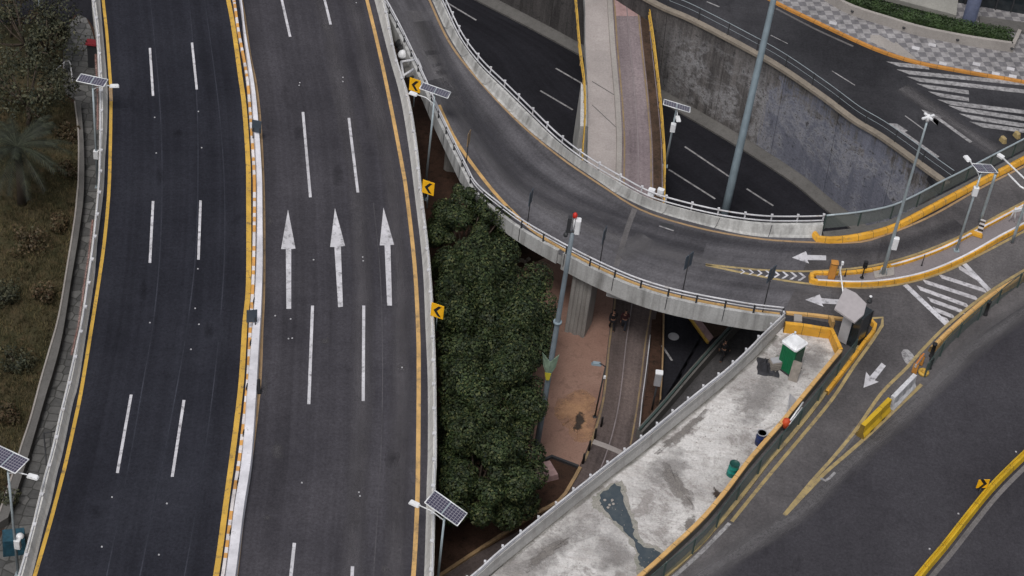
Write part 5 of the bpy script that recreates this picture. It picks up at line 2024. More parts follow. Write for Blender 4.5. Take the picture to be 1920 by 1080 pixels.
g.sweep([Vector((p.x, p.y, 0)) for p in OB], [(.17, 0), (.14, .4), (.06, .48), (-.06, .48), (-.14, .4), (-.2, 0)])
g.build('painted_kerb', M['amber_pale'], t)
fence('mesh_fence', 'green mesh fence on the avenue side of the pale amber barrier kerb', [(1990, 487), (1920, 530), (1883, 557), (1845, 590), (1807, 622), (1770, 658), (1733, 707)], .0, 1.15, 2.2, M['green_steel'], M['green_steel'], M['mesh_green'], .03)
for x, y, h, lab in ((1847, 590, 1.1, 'black bollard post in the fence right of the striped crossing'), (1746, 668, 1.05, 'stout black bollard at the end of the pale amber kerb'), (1742, 690, .8, 'shorter black bollard just below the stout one')):
    p = at(x, y)
    g = MB()
    g.lathe(p, [(.16, 0), (.16, .05), (.12, .08), (.12, h - .12), (.15, h - .1), (.15, h), (0, h + .03)], 12)
    tag(g.build('bollard', M['black']), lab, 'bollard')
c = at(1719, 692, 0)
t = thing('barricade', 'orange and white striped barricade between bollards and white barrier', 'barricade', c)
R = Matrix.Rotation(math.atan2(1.05, .55), 3, 'Z')
g = MB()
g.box(up(c, .72), (1.15, .1, .3), R)
g.build('striped_board', M['stripe_ow'], t)
for k in (-.45, .45):
    g = MB()
    g.box(up(c, .38) + R @ Vector((k, 0, 0)), (.08, .3, .76), R)
    g.build('leg', M['orange'], t)
c = at(1731, 700, 0)
g = MB()
g.lathe(c, [(.3, 0), (.34, .06), (.34, .14), (.26, .2), (.16, .18), (.16, .02)], 14)
tag(g.build('hoop', M['yellow']), 'dull yellow hoop lying behind the striped barricade', 'hoop')


def jersey(label, a, b, mat, prints):
    A_, B2 = at(*a), at(*b)
    d = (B2 - A_).normalized()
    t = thing('plastic_barrier', label, 'barrier', (A_ + B2) / 2)
    g = MB()
    prof = [(.28, 0), (.28, .16), (.15, .4), (.13, .98), (-.13, .98), (-.15, .4), (-.28, .16), (-.28, 0)]
    g.sweep([A_, A_.lerp(B2, .5), B2], prof)
    g.build('body', mat, t)
    n = Vector((d.y, -d.x, 0))
    if n.y > 0:
        n = -n
    if prints == 'boxes':
        for r_ in range(2):
            for k in range(3):
                g = MB()
                c0 = A_.lerp(B2, .18 + .3 * k) + n * .165 + Vector((0, 0, .80 - .30 * r_))
                q = [c0 + d * x + Vector((0, 0, z)) + n * (-.0 if z > 0 else .02) for x, z in ((-.16, -.1), (.16, -.1), (.16, .1), (-.16, .1))]
                g.face(q)
                g.build('label_plate', M['grey_panel'], t)
    else:
        for k in range(2):
            g = MB()
            c0 = A_.lerp(B2, .3 + .42 * k) + n * .292 + Vector((0, 0, .075))
            g.box(c0, (.3, .03, .1), Matrix.Rotation(math.atan2(d.y, d.x), 3, 'Z'))
            g.build('fork_slot', M['black'], t)
    return t


jersey('white plastic barrier with grey plates at the slip lane split', (1668, 766), (1709, 724), M['jersey_white'], 'boxes')
jersey('yellow plastic barrier at the tip of the slip lane split', (1611, 820), (1662, 769), M['yel_bar'], 'slots')
g = MB()
g.face(P([(1690, 661), (1694, 655), (1702, 655), (1711, 663), (1716, 672), (1712, 681), (1704, 685), (1698, 680), (1693, 672)], .005))
g.build('faded_mark', M['white_worn'], jroad)
# avenue barrier bottom right
ab = [(1640, 1190), (1720, 1082), (1770, 1022), (1814, 966), (1862, 908), (1925, 846), (2010, 770)]
AB = spline(P(ab, .3), .8)
t = thing('kerb', 'bright yellow divider kerb crossing the lower right corner', 'kerb', Vector((AB[20].x, AB[20].y, 0)))
g = MB()
g.sweep([Vector((p.x, p.y, 0)) for p in AB], [(.20, 0), (.17, .3), (.08, .33), (.045, .24), (0, .24), (-.045, .34), (-.14, .34), (-.22, 0)])
g.build('painted_kerb', M['yel_bar'], t)
lane_line(avenue, shift([Vector((p.x, p.y, 0)) for p in AB], -.52), .28, M['asph_pale'], 'gutter', .006)
for x, y in ((1743, 1029), (1797, 963), (1905, 847)):
    p = at(x, y)
    g = MB()
    g.box((p.x, p.y, .015), (.10, .11, .03), taper=.6)
    g.build('road_stud', M['stud'], avenue)

# ================================================================== FOOTBRIDGE AND BIKE PATH
zz = lambda y: -1.2 + (-3.5 + 1.2) * min(1, max(0, (y + 40) / 400)) if y < 360 else -3.5 + (-6 + 3.5) * min(1, (y - 360) / 190)
def zp(pts, dz=0.0, f=None):
    return [at(x, y, (f or zz)(y) + dz) for x, y in pts]
wl_ = [(1092, -60), (1097, 0), (1098, 83), (1101, 143), (1103, 207), (1102, 287), (1102, 350), (1100, 420)]
wm = [(1138, -60), (1143, 0), (1148, 80), (1154, 150), (1158, 200), (1161, 260), (1160, 320), (1158, 420)]
wr = [(1206, -60), (1213, 0), (1222, 83), (1234, 190), (1241, 270), (1243, 340), (1243, 420)]
n_ = 50
PLo, PM, PR = spline(zp(wl_, .004), n=n_), spline(zp(wm, .004), n=n_), spline(zp(wr, .004), n=n_)
t = thing('footbridge', 'pinkish foot and cycle bridge crossing the underpass', 'footbridge', up(PM[30], -2))
g = MB()
a, b = [up(p, -.16) for p in PLo], [up(p, -.16) for p in PR]
g.loft([a, b, [up(p, -.7) for p in b], [up(p, -.7) for p in a]])
g.build('deck', M['conc_fascia'], t)
g = MB()
g.ribbon(PLo, PM, 0, 3)
fw = g.build('walkway', M['conc_path'], t)
g = MB()
g.ribbon(PM, PR, 0, 3)
fb = g.build('cycle_lane', M['bike'], t)
g = MB()
km = shift(PM, 0)
g.sweep(km, [(.2, 0), (.18, .14), (-.18, .14), (-.2, 0)])
g.build('pale_kerb', M['stone_wall'], t)
for off, mat_, w in ((.42, M['yellow_dim'], .11), (1.5, M['line_dim'], .08), (2.5, M['yellow_dim'], .11)):
    lane = [p.lerp(q, off / 3.4) for p, q in zip(PM, PR)]
    g = MB()
    g.ribbon(shift(lane, w / 2, .006), shift(lane, -w / 2, .006))
    g.build('lane_line', mat_, t)
lane = [p.lerp(q, .88) for p, q in zip(PM, PR)]
g = MB()
g.ribbon(shift(lane, .28, .012), shift(lane, -.3, .012))
g.build('dirt_strip', M['soil'], t)
for y0, y1 in ((153, 181), (197, 240)):
    g = MB()
    f = lambda x, y: at(x, y, zz(y) + .014)
    pa, pb = f(1110, y0), f(1156, y1)
    g.face([pa, pb, pb + Vector((0, .07, 0)), pa + Vector((0, .07, 0))])
    g.build('deck_joint', M['dark_steel'], t)
g = MB()
g.face([at(x, y, zz(y) + .016) for x, y in ((1151, -8), (1197, -8), (1199, 30), (1155, 30))])
g.build('pink_paving', M['pink'], t)
# pier wall under it
g = MB()
pA, pB = at(1090, 152, -2.6), at(1088, 236, -3.2)
pC = at(1238, 236, -3.2)
pD = at(1236, 210, -2.6)
poly = [Vector((p.x, p.y, ZU)) for p in (pA, pB, pC, pD)]
tops = [Vector((p.x, p.y, zz(y) - .45)) for p, y in ((pA, 150), (pB, 236), (pC, 236), (pD, 210))]
g.loft([[poly[0], tops[0]], [poly[1], tops[1]], [poly[2], tops[2]], [poly[3], tops[3]]])
g.build('pier', M['conc'], t)


def rail_fence(name, label, pts3, h, mat, post_mat, step=2.0, rails=(1.0, .7, .4), r=.04):
    t = thing(name, label, 'railing', pts3[len(pts3) // 2])
    for k in rails:
        g = MB()
        g.tube(shift(pts3, 0, h * k), r, 6)
        g.build('rail', mat, t)
    g = MB()
    g.box((0, 0, h / 2), (.07, .07, h))
    pts = resample(pts3, step)
    k = g.build('post', post_mat, t)
    k.location = pts[0] - root_loc(t)
    copies(k, 'post', t, pts[1:])
    return t


lrail = [(1074, -60), (1081, 0), (1088, 83), (1096, 143), (1098, 207), (1094, 270), (1091, 320)]
q = [at(x, y, zz(y) + 1.0) for x, y in lrail]
rail_fence('railing', 'yellow railing on the left side of the footbridge', [up(p, -1.0) for p in spline(q, .8)], 1.0, M['yellow'], M['yellow_tan'])
rrail = [(1209, -60), (1217, 8), (1228, 83), (1240, 190), (1247, 283), (1247, 340), (1246, 380)]
q = [at(x, y, zz(y) + 1.0) for x, y in rrail]
rail_fence('railing', 'yellow railing on the right side of the footbridge, by the stained wall', [up(p, -1.0) for p in spline(q, .8)], 1.0, M['yellow'], M['yellow_tan'])
for x, lab in ((1215, 'small white junction box on the far ramp parapet, left one above the cycle lane'), (1232, 'small white junction box on the far ramp parapet, right one above the cycle lane')):
    p = at(x + 7, 358, 1.1)
    g = MB()
    g.box(up(p, -.1), (.42, .3, .5), Matrix.Rotation(-.3, 3, 'Z'), bev=.04)
    tag(g.build('junction_box', M['white_plastic']), lab, 'box')

# lower cycle lane, plaza, crossing, side road
zl = ZL + .008
pz = P([(985, 500), (1030, 480), (1150, 470), (1152, 560), (1140, 640), (1128, 750), (1105, 830), (1085, 878), (1035, 857), (960, 900), (830, 860), (880, 620)], zl)
g = MB()
g.face(pz)
plaza = struct(g.build('plaza', M['plaza']), 'terracotta brown plaza between the trees and the cycle lane', 'plaza')
blob([(1052, 745), (1085, 733), (1115, 748), (1122, 790), (1112, 818), (1080, 828), (1058, 800), (1040, 772)], zl + .006, 'tan_patch', M['tan_ground'], plaza, 5, 21, 5)  # warm tan patch in mid-plaza, thinning out at its rim
blob([(1078, 775), (1095, 772), (1092, 800), (1078, 812), (1072, 790)], zl + .011, 'mud_stain', M['mud'], plaza, 4, 22, 3)
bl = spline(P([(1152, 470), (1150, 560), (1140, 640), (1128, 750), (1105, 830), (1085, 880), (1050, 940), (990, 985), (900, 1035), (830, 1076), (760, 1120)], zl + .004), n=60)
br = spline(P([(1252, 470), (1236, 560), (1222, 640), (1212, 720), (1200, 800), (1190, 850), (1160, 920), (1090, 990), (1000, 1060), (900, 1130), (820, 1190)], zl + .004), n=60)
g = MB()
g.ribbon(bl, br, 0, 4)
blow = struct(g.build('cycle_lane', M['bike_low']), 'brown lower cycle lane running under the ramp toward the pale wall', 'cycle lane')
for f, mat_, w, e in ((.04, M['yellow_dim'], .12, 34), (.42, M['line_dim'], .07, 34), (.86, M['yellow_dim'], .10, 30)):
    lane = [p.lerp(q, f) for p, q in zip(bl, br)][:e]
    lane_line(blow, lane, w, mat_, 'lane_line', .006)
px_line(blow, [(1112, 828), (1140, 838), (1172, 852)], .4, M['conc_path'], 'crossing_band', zl + .004, .008)
# dark soil bed with yellow kerb at bottom
yk = spline(P([(1088, 876), (1072, 905), (1049, 938), (1000, 965), (940, 1003), (880, 1042), (826, 1078), (740, 1135)], ZL + .12), .8)
t = thing('kerb', 'yellow kerb between the dark soil bed and the lower lane', 'kerb', yk[20])
g = MB()
g.sweep([up(p, -.12) for p in yk], [(.1, 0), (.1, .16), (-.1, .16), (-.1, 0)])
g.build('painted_kerb', M['yellow_tan'], t)
t = thing('kerb', 'dark low step edging the plaza above the soil bed', 'kerb', at(1035, 857, ZL))
g = MB()
g.sweep(P([(1004, 872), (1034, 858), (1084, 877)], ZL), [(.08, 0), (.08, .18), (-.08, .18), (-.08, 0)])
g.build('edging', M['dark_steel'], t)
for i, (x, y) in enumerate(((1093, 869), (1104, 845), (1115, 822), (1127, 800))):
    p = at(x, y, ZL)
    g = MB()
    g.lathe(p, [(.07, 0), (.07, .78), (.05, .84), (0, .86)], 10)
    tag(g.build('bollard', M['black']), ['slim black bollard nearest the yellow kerb corner', 'slim black bollard, second up from the yellow kerb corner', 'slim black bollard beside the pale crossing band', 'slim black bollard nearest the small plaza lamp'][i], 'bollard', 'slim bollards along the plaza edge')
# plaza lamp
b = at(1115, 782, ZL)
tp = at(1131, 682, ZL + 4.2)
t = thing('plaza_lamp', 'small dark plaza lamp post with hooded head beside the cycle lane', 'street lamp', b)
g = MB()
tp = Vector((b.x + .12, b.y, ZL + 4.3))
g.tube([b, tp], .05, 8)
g.lathe(b, [(.14, 0), (.14, .06), (0, .07)], 10)
g.build('post', M['dark_steel'], t)
g = MB()
g.tube([tp, tp + Vector((-.3, .05, .15)), tp + Vector((-.6, .1, .05))], .04, 6)
g.build('arm', M['dark_steel'], t)
g = MB()
g.box(tp + Vector((-.55, .1, .08)), (.62, .3, .14), taper=.7, bev=.05)
g.build('lamp_head', M['galv_blue'], t)
for (x, y, zoff, lab) in ((1132, 697, 3.6, 'x'),):
    g = MB()
    g.box(Vector((tp.x + .05, tp.y - .06, ZL + 3.5)), (.14, .1, .2))
    g.build('sticker_box', M['white_plastic'], t)

# side road with manhole
zr = ZL + .012
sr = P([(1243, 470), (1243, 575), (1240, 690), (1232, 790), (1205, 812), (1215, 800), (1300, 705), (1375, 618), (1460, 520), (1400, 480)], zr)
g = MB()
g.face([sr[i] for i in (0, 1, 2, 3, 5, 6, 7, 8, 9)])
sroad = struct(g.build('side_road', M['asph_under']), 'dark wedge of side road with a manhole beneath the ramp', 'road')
px_line(sroad, [(1241, 648), (1260, 676)], .14, M['white_worn'], 'lane_dash', zr, .006, 1)
mh = at(1263, 631, zr)
g = MB()
g.lathe(mh, [(.36, 0), (.36, .012), (.28, .014), (.27, .008), (0, .008)], 18)
g.build('manhole_cover', M['grey_panel'], sroad)
t = thing('kerb', 'yellow edged wedge of sidewalk below the ramp by the manhole', 'kerb', at(1310, 620, ZL))
g = MB()
g.prism(P([(1284, 585), (1297, 582), (1337, 635), (1328, 645)], ZL), .16)
g.build('kerb_slab', M['pink'], t)
g = MB()
g.sweep(P([(1283, 585), (1327, 645)], ZL), [(.1, 0), (.08, .18), (-.06, .18), (-.06, 0)])
g.build('yellow_edge', M['yellow'], t)
g = MB()
g.prism(P([(1297, 582), (1420, 590), (1390, 605), (1337, 637)], ZL), .08)
struct(g.build('soil_bed', M['soil']), 'small triangle of bare soil below the ramp by the yellow edged kerb', 'soil bed')
# guard rails along the cycle lane
rail_fence('railing', 'white guard rail along the right side of the lower cycle lane', spline(P([(1217, 640), (1210, 700), (1202, 760), (1197, 812)], ZL), .8), .55, M['white_rail'], M['dark_steel'], 1.6, (1.0, .55), .035)
rail_fence('railing', 'rusty yellow rail along the dark side road', spline(P([(1243, 580), (1242, 640), (1240, 700), (1236, 760)], ZL), .8), .5, M['yellow_tan'], M['dark_steel'], 1.6, (1.0, .5), .045)
g = MB()
g.prism(P([(1222, 600), (1240, 600), (1236, 760), (1205, 812), (1206, 760), (1216, 690)], ZL + .01), .06)
struct(g.build('verge', M['soil_red']), 'narrow dark verge between guard rail and side road', 'verge')
b = at(1222, 770, ZL)
t = thing('utility_post', 'grey utility cabinet with white top on a dark post beside the side road', 'utility post', b)
tpu = Vector((b.x, b.y, ZL + 2.3))
g = MB()
g.tube([b, tpu], .06, 8)
g.build('post', M['dark_steel'], t)
g = MB()
g.box(up(tpu, .45), (.42, .36, .95), bev=.04)
g.build('cabinet', M['grey_panel'], t)
g = MB()
g.box(up(tpu, .97), (.46, .40, .08), bev=.04)
g.build('top_cap', M['white_plastic'], t)

# slanted wall and footway beyond it
sw_ = spline(P([(1420, 570), (1376, 608), (1300, 692), (1240, 762), (1200, 806)], ZL + .8), .8)
t = thing('low_wall', 'dark weathered low wall slanting from the ramp toward the guard rail', 'wall', up(sw_[5], -.8))
g = MB()
g.sweep([up(p, -.8) for p in sw_], [(.22, 0), (.2, .75), (-.2, .75), (-.22, 0)])
g.build('wall_body', M['conc_dark'], t)
g = MB()
g.sweep([up(p, -.06) for p in shift(sw_, 0)], [(.06, 0), (.06, .2), (-.06, .2), (-.06, 0)])
g.build('top_rail', M['green_steel'], t)
g = MB()
g.face(P([(1440, 560), (1390, 605), (1310, 695), (1245, 770), (1205, 812), (1150, 880), (1300, 850), (1500, 640), (1560, 560)], ZL + .02))
struct(g.build('footway', M['asph_foot']), 'dark asphalt footway between the slanting wall and the pale parapet wall', 'footway')

# gap between viaduct and ramp: brackets, bags
t = thing('steel_frame', 'pale steel frame bridging the gap between viaduct and ramp', 'frame', at(765, 118, -.5))
g = MB()
for a, b_ in (((752, 116), (783, 111)), ((756, 142), (775, 130)), ((783, 111), (790, 128)), ((752, 116), (757, 145))):
    g.tube([at(*a, .35), at(*b_, .35)], .09, 6)
g.build('tubes', M['white_rail'], t)
g = MB()
g.prism(P([(754, 118), (784, 114), (792, 140), (762, 146)], -.4), .06)
g.build('platform', M['conc_dark'], t)
for i, (x, y, m_, lab) in enumerate(((750, 82, 'black', 'black rubbish bag stuffed between viaduct and ramp, upper one'), (754, 92, 'black', 'black rubbish bag stuffed between viaduct and ramp, lower one'), (755, 102, 'white_plastic', 'white rubbish bag beside the steel frame in the gap'))):
    p = at(x, y, -.2)
    g = MB()
    g.lathe(p, [(.0, -.3), (.32, -.22), (.36, 0), (.25, .22), (.08, .34), (0, .36)], 10)
    tag(g.build('rubbish_bag', M[m_]), lab, 'rubbish bag', 'rubbish bags in the gap')
g = MB()
g.prism(P([(738, 40), (752, 60), (786, 112), (792, 145), (765, 150), (748, 105)], -.75), .15)
tag(g.build('gap_slab', M['conc_dark']), 'dark concrete slab closing the gap between viaduct and ramp', 'slab')

# ================================================================== LEFT SIDE: WALKWAY, VERGE, TREES
lowL = [(140, 190), (147, 253), (147, 333), (145, 360), (140, 410), (127, 493), (110, 593), (93, 655), (77, 710), (57, 785), (43, 827), (20, 900), (-10, 985)]
lowR = [(151, 190), (157, 267), (157, 360), (147, 443), (133, 527), (117, 627), (100, 695), (87, 737), (63, 820), (45, 880), (15, 970)]
za = ZL + .65
LL, LR = spline(P(lowL, za), n=60), spline(P(lowR, za), n=60)
t = thing('low_wall', 'long low grey wall between the dry verge and the paved walkway', 'wall', up(LL[30], -.65))
g = MB()
g.loft([[up(p, -.65) for p in LL], LL, LR, [up(p, -.65) for p in LR]])
g.build('wall_body', M['conc_dark'], t)
g = MB()
g.sweep(shift(LL, 0, 0), [(.05, 0), (.05, .05), (-.05, .05), (-.05, 0)])
g.build('pale_edge', M['stone_wall'], t)
g = MB()
wk = P([(125, 60), (133, 40), (143, 30), (152, 28), (162, 34), (172, 55), (182, 95), (215, 140), (235, 400), (210, 560), (150, 760), (60, 1100), (-80, 1200), (15, 975), (63, 822), (117, 629), (147, 445), (157, 362), (156, 267), (151, 195), (120, 175), (118, 130), (118, 90)], ZL + .03)
g.face(wk)
struct(g.build('walkway', M['hex']), 'grey stone paved walkway along the left foot of the viaduct', 'walkway')
g = MB()
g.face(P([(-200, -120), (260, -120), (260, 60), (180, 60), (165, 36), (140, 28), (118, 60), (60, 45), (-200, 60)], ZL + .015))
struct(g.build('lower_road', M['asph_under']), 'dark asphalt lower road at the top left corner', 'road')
g = MB()
g.face(P([(-300, 45), (60, 45), (118, 62), (116, 130), (120, 176), (140, 195), (147, 260), (144, 360), (126, 495), (108, 595), (75, 712), (40, 830), (-20, 990), (-120, 1200), (-450, 1200), (-450, 60)], ZL + .02))
struct(g.build('verge', M['scrub']), 'dry scrubby verge with dead grass on the left', 'verge')


def in_poly(x, y, poly):
    r = False
    for (x0, y0), (x1, y1) in zip(poly, poly[1:] + poly[:1]):
        if (y0 > y) != (y1 > y) and x < (x1 - x0) * (y - y0) / (y1 - y0) + x0:
            r = not r
    return r


verge_px = [(-60, 170), (120, 176), (140, 195), (147, 260), (144, 360), (126, 495), (108, 595), (75, 712), (40, 830), (-20, 990), (-60, 1000)]


def grass(name, label, poly, n, hgt, mat, seed, dens=None):
    rg = random.Random(seed)
    V, k = [], 0
    xs, ys = [p[0] for p in poly], [p[1] for p in poly]
    while k < n:
        x, y = rg.uniform(min(xs), max(xs)), rg.uniform(min(ys), max(ys))
        if not in_poly(x, y, poly):
            continue
        if dens and rg.random() > dens(x, y):
            k += .2
            continue
        p = at(x, y, ZL + .02)
        for _ in range(5):
            q = p + Vector((rg.gauss(0, .12), rg.gauss(0, .12), 0))
            h = hgt * rg.uniform(.5, 1.4)
            l = Vector((rg.gauss(0, .35), rg.gauss(0, .35), 1)).normalized() * h
            s = Vector((rg.gauss(0, 1), rg.gauss(0, 1), 0)).normalized() * .02
            V += [q - s, q + s, q + l + s * .3, q + l - s * .3]
        k += 1
    me = bpy.data.meshes.new(name)
    me.from_pydata([tuple(v) for v in V], [], [list(range(i, i + 4)) for i in range(0, len(V), 4)])
    me.materials.append(mat)
    o = link(name, me)
    return tag(o, label, 'grass', kind='stuff')


grass('grass', 'dry yellow-brown grass tufts over the left verge', verge_px, 5200, .28, M['grass_dry'], 3)


def shrub(label, px, py, r, n, mat, seed, size=.09, z=ZL):
    c = at(px, py, z)
    t = thing('shrub', label, 'shrub', c, 'shrubs on the verges')
    rg = random.Random(seed)
    g = MB()
    tips = []
    for k in range(9):
        a, e = rg.uniform(0, 6.28), rg.uniform(.5, 1.2)
        d = Vector((math.cos(a) * math.cos(e), math.sin(a) * math.cos(e), math.sin(e))) * r * rg.uniform(.8, 1.3)
        m_ = c + d * .5 + Vector((rg.gauss(0, .08), rg.gauss(0, .08), .05))
        g.tube([c, m_, c + d], .025, 5, r2=.008)
        tips += [m_, c + d]
    g.build('branches', M['bark'], t)
    leaf_cloud([((p.x, p.y, p.z), r * .42) for p in tips], n // len(tips), size, 'foliage', mat, t, seed)
    return t


for i, (x, y, r, m_, lab) in enumerate(((55, 470, 1.3, 'leaf_dry', 'large dry brown shrub below the palm'), (110, 430, .8, 'leaf_dry', 'small dry shrub tight against the low grey wall'), (20, 560, 1.2, 'leaf_olive', 'olive shrub at the left edge, below the dry brown one'), (85, 560, .8, 'leaf_dry', 'thin rust-coloured shrub midway down the low grey wall'),
                                        (30, 690, 1.0, 'leaf_olive', 'low olive shrub above the lower left solar lamp'), (12, 790, .9, 'leaf_dry', 'brown shrub just above the lower left solar panel'), (128, 260, .8, 'leaf_dry', 'reddish dry shrub right of the palm by the wall'), (125, 330, .7, 'leaf_dry', 'reddish dry shrub right of the palm, lower one'),
                                        (5, 960, 1.0, 'leaf_olive', 'dark green shrub at the foot of the lower left lamp'))):
    shrub(lab, x, y, r, 900, M[m_], 40 + i)


G_ = None


def tree(label, px, py, zc, rx, ry, rz, nclump, nleaf, size, mat, seed, base=None, group=None, cat='tree', trunk_r=.22):
    c = at(px, py, zc)
    rg = random.Random(seed)
    b = base or Vector((c.x, c.y, ZL))
    t = thing('tree', label, cat, b, group)
    cl = []
    g = MB()
    for k in range(nclump):
        a = rg.uniform(0, 2 * math.pi)
        u = rg.uniform(-.55, 1)
        s = math.sqrt(max(0, 1 - u * u))
        f = rg.uniform(.55, 1.08)
        p = c + Vector((rx * s * math.cos(a) * f, ry * s * math.sin(a) * f, rz * u * f))
        r = rg.uniform(.5, 1.25) * min(rx, ry) * .30
        if group == G_ and p.z + r > -2.3:          # crowns stay clear of the viaduct edge
            e_ = min(RBO, key=lambda q: abs(q.y - p.y))
            p.x = max(p.x, e_.x + r + .25)
        cl.append(((p.x, p.y, p.z), r, (r / (min(rx, ry) * .3)) ** 2))
    fork = b.lerp(c, .55)
    g.tube([b, b.lerp(fork, .5) + Vector((.1, .05, 0)), fork], trunk_r, 10, r2=trunk_r * .7)
    g.build('trunk', M['bark'], t)
    g = MB()
    for (p, r, w) in cl[::max(1, nclump // 16)]:
        p = Vector(p)
        g.tube([fork, fork.lerp(p, .5) + Vector((0, 0, -.2)), p], trunk_r * .4, 6, r2=.03)
    g.build('limbs', M['bark'], t)
    leaf_cloud(cl, nleaf, size, 'crown', mat, t, seed)
    return t


G_ = 'leafy trees between the viaduct and the plaza'
tree('dark green tree between viaduct and ramp, its crown under the middle chevron sign', 868, 455, -1.8, 2.6, 4.4, 2.8, 56, 900, .088, M['leaf_dark'], 1, group=G_)
tree('big dark green tree behind the lowest chevron sign, widest crown of the row', 915, 590, -1.2, 3.45, 4.1, 3.4, 78, 980, .088, M['leaf_dark'], 2, group=G_)
tree('dark green tree left of the plaza lamp with crown against the viaduct', 915, 745, -1.4, 3.25, 4.1, 3.2, 76, 980, .088, M['leaf_dark'], 3, group=G_)
tree('lowest dark green tree above the lower right solar panel', 900, 880, -1.8, 2.85, 3.4, 2.9, 62, 940, .088, M['leaf_dark'], 4, group=G_)

tree('sparse olive tree at the top left corner beside the thin lamp pole', 45, 50, -2.6, 3.6, 4.0, 2.2, 50, 75, .11, M['leaf_olive'], 7, group='trees at the top left', trunk_r=.16)
tree('dark olive tree in front of the rounded paved tip', 48, 165, -2.8, 3.2, 2.8, 2.2, 50, 95, .11, M['leaf_olive'], 8, group='trees at the top left', trunk_r=.18)
tree('small thin tree touching the rounded paved tip', 88, 70, -3.2, 1.3, 2.2, 1.6, 28, 80, .12, M['leaf_olive'], 9, group='trees at the top left', trunk_r=.1)
tree('rust-tinged sapling at the very top left edge', 15, 5, -3.0, 2.2, 2.4, 1.6, 24, 80, .13, M['leaf_dry'], 10, group='trees at the top left', trunk_r=.1)

# palm
pc = at(32, 275, -1.2)
t = thing('palm_tree', 'dark fan of long palm fronds on the left verge', 'palm tree', Vector((pc.x, pc.y, ZL)))
g = MB()
g.tube([Vector((pc.x, pc.y, ZL)), Vector((pc.x + .05, pc.y, ZL + 2.4)), pc], .3, 12, r2=.24)
g.build('trunk', M['bark'], t)
rg = random.Random(77)
for k in range(30):
    a = k * 2.39996
    e = rg.uniform(-.1, 1.1)
    L = rg.uniform(3.0, 3.9)
    pts = []
    for j in range(9):
        s = j / 8
        el = e - s * 1.5
        pts.append(pc + Vector((math.cos(a), math.sin(a), 0)) * (L * s * (math.cos(e) * .55 + .45)) + Vector((0, 0, L * (math.sin(e) * s * .8 - .42 * s * s))))
    g = MB()
    g.tube(pts, .03, 5, r2=.01)
    V = []
    for j in range(1, 27):
        s = j / 27
        x = s * 8
        i0 = min(7, int(x))
        p = pts[i0].lerp(pts[i0 + 1], x - i0)
        d = (pts[i0 + 1] - pts[i0]).normalized()
        sd_ = d.cross(Vector((0, 0, 1))).normalized()
        for sg in (-1, 1):
            l = .62 * (1 - abs(s - .45) * 1.2) + .12
            q = p + (sd_ * sg * .8 + d * .6 + Vector((0, 0, -.28))).normalized() * l
            wv = d * .05
            g.face([p - wv, p + wv, q])
    g.build('frond', M['leaf_palm'], t, fix=False)

# red stall roof, hand rails, lamp pole at top left
p = at(176, 125, ZL)
t = thing('kiosk', 'small kiosk with red awning tucked against the upper left barrier', 'kiosk', p)
g = MB()
g.box(up(p, 1.0), (.7, .5, 2.0))
g.build('body', M['dark_steel'], t)
g = MB()
g.box(up(p, 2.1) + Vector((-.05, 0, 0)), (.9, .7, .12), taper=.9)
g.build('awning', M['red'], t)
for i, (a, b_, c_, lab) in enumerate((((98, 138), (120, 117), 0, 'pale pipe handrail rising left of the hooped one by the paved tip'), ((119, 120), (135, 142), 1, 'pale hooped pipe handrail at the lower end of the paved tip'))):
    p, q = at(*a, ZL + .9), at(*b_, ZL + .9)
    t = thing('handrail', lab, 'handrail', Vector((p.x, p.y, ZL)), 'handrails by the paved tip')
    g = MB()
    if c_:
        m1 = at(129, 114, ZL + .9)
        g.tube([p, at(122, 115, ZL + .92), m1, at(132, 120, ZL + .9), q], .045, 6)
    else:
        g.tube([p, p.lerp(q, .5), q], .045, 6)
    g.build('rail', M['white_rail'], t)
    for k, e in enumerate((p, q)):
        g = MB()
        g.tube([Vector((e.x, e.y, ZL)), e], .035, 6)
        g.build('post', M['white_rail'], t)
p0, p1 = at(78, 72, ZL), at(63, -20, ZL + 5.0)
t = mast('lamp_pole', 'thin pale pole among the olive trees at the top left', 'lamp pole', p0, Vector((p0.x, p0.y, ZL + 6.5)), .08, .06, M['galv'])
g = MB()
g.box(Vector((p0.x + .3, p0.y, ZL + 6.5)), (.7, .25, .12))
g.build('lamp_head', M['white_plastic'], t)
# slim rail beside walkway near the lower left
p = at(82, 812, ZL + 1.0)
t = thing('handrail', 'dark angled handrail beside the walkway, above the lower left lamp head', 'handrail', Vector((p.x, p.y, ZL)))
g = MB()
g.tube([Vector((p.x, p.y, ZL)), p, at(108, 808, ZL + 1.0)], .04, 6)
g.build('rail', M['dark_steel'], t)
g = MB()
e = at(87, 868, ZL + .8)
g.tube([p, e, Vector((e.x, e.y, ZL))], .04, 6)
g.build('post', M['dark_steel'], t)
p = at(28, 1030, ZL)
t = thing('tarp_stall', 'blue tarp stall with pale bundle at the foot of the lower left barrier', 'stall', p)
g = MB()
g.box(up(p, .6), (1.3, 1.0, 1.2), Matrix.Rotation(.3, 3, 'Z'), taper=.9)
g.build('tarp', M['bin_teal'], t)
g = MB()
g.lathe(up(p, 1.2) + Vector((.4, -.1, 0)), [(.2, 0), (.24, .1), (.14, .22), (0, .26)], 10)
g.build('bundle', M['white_plastic'], t)

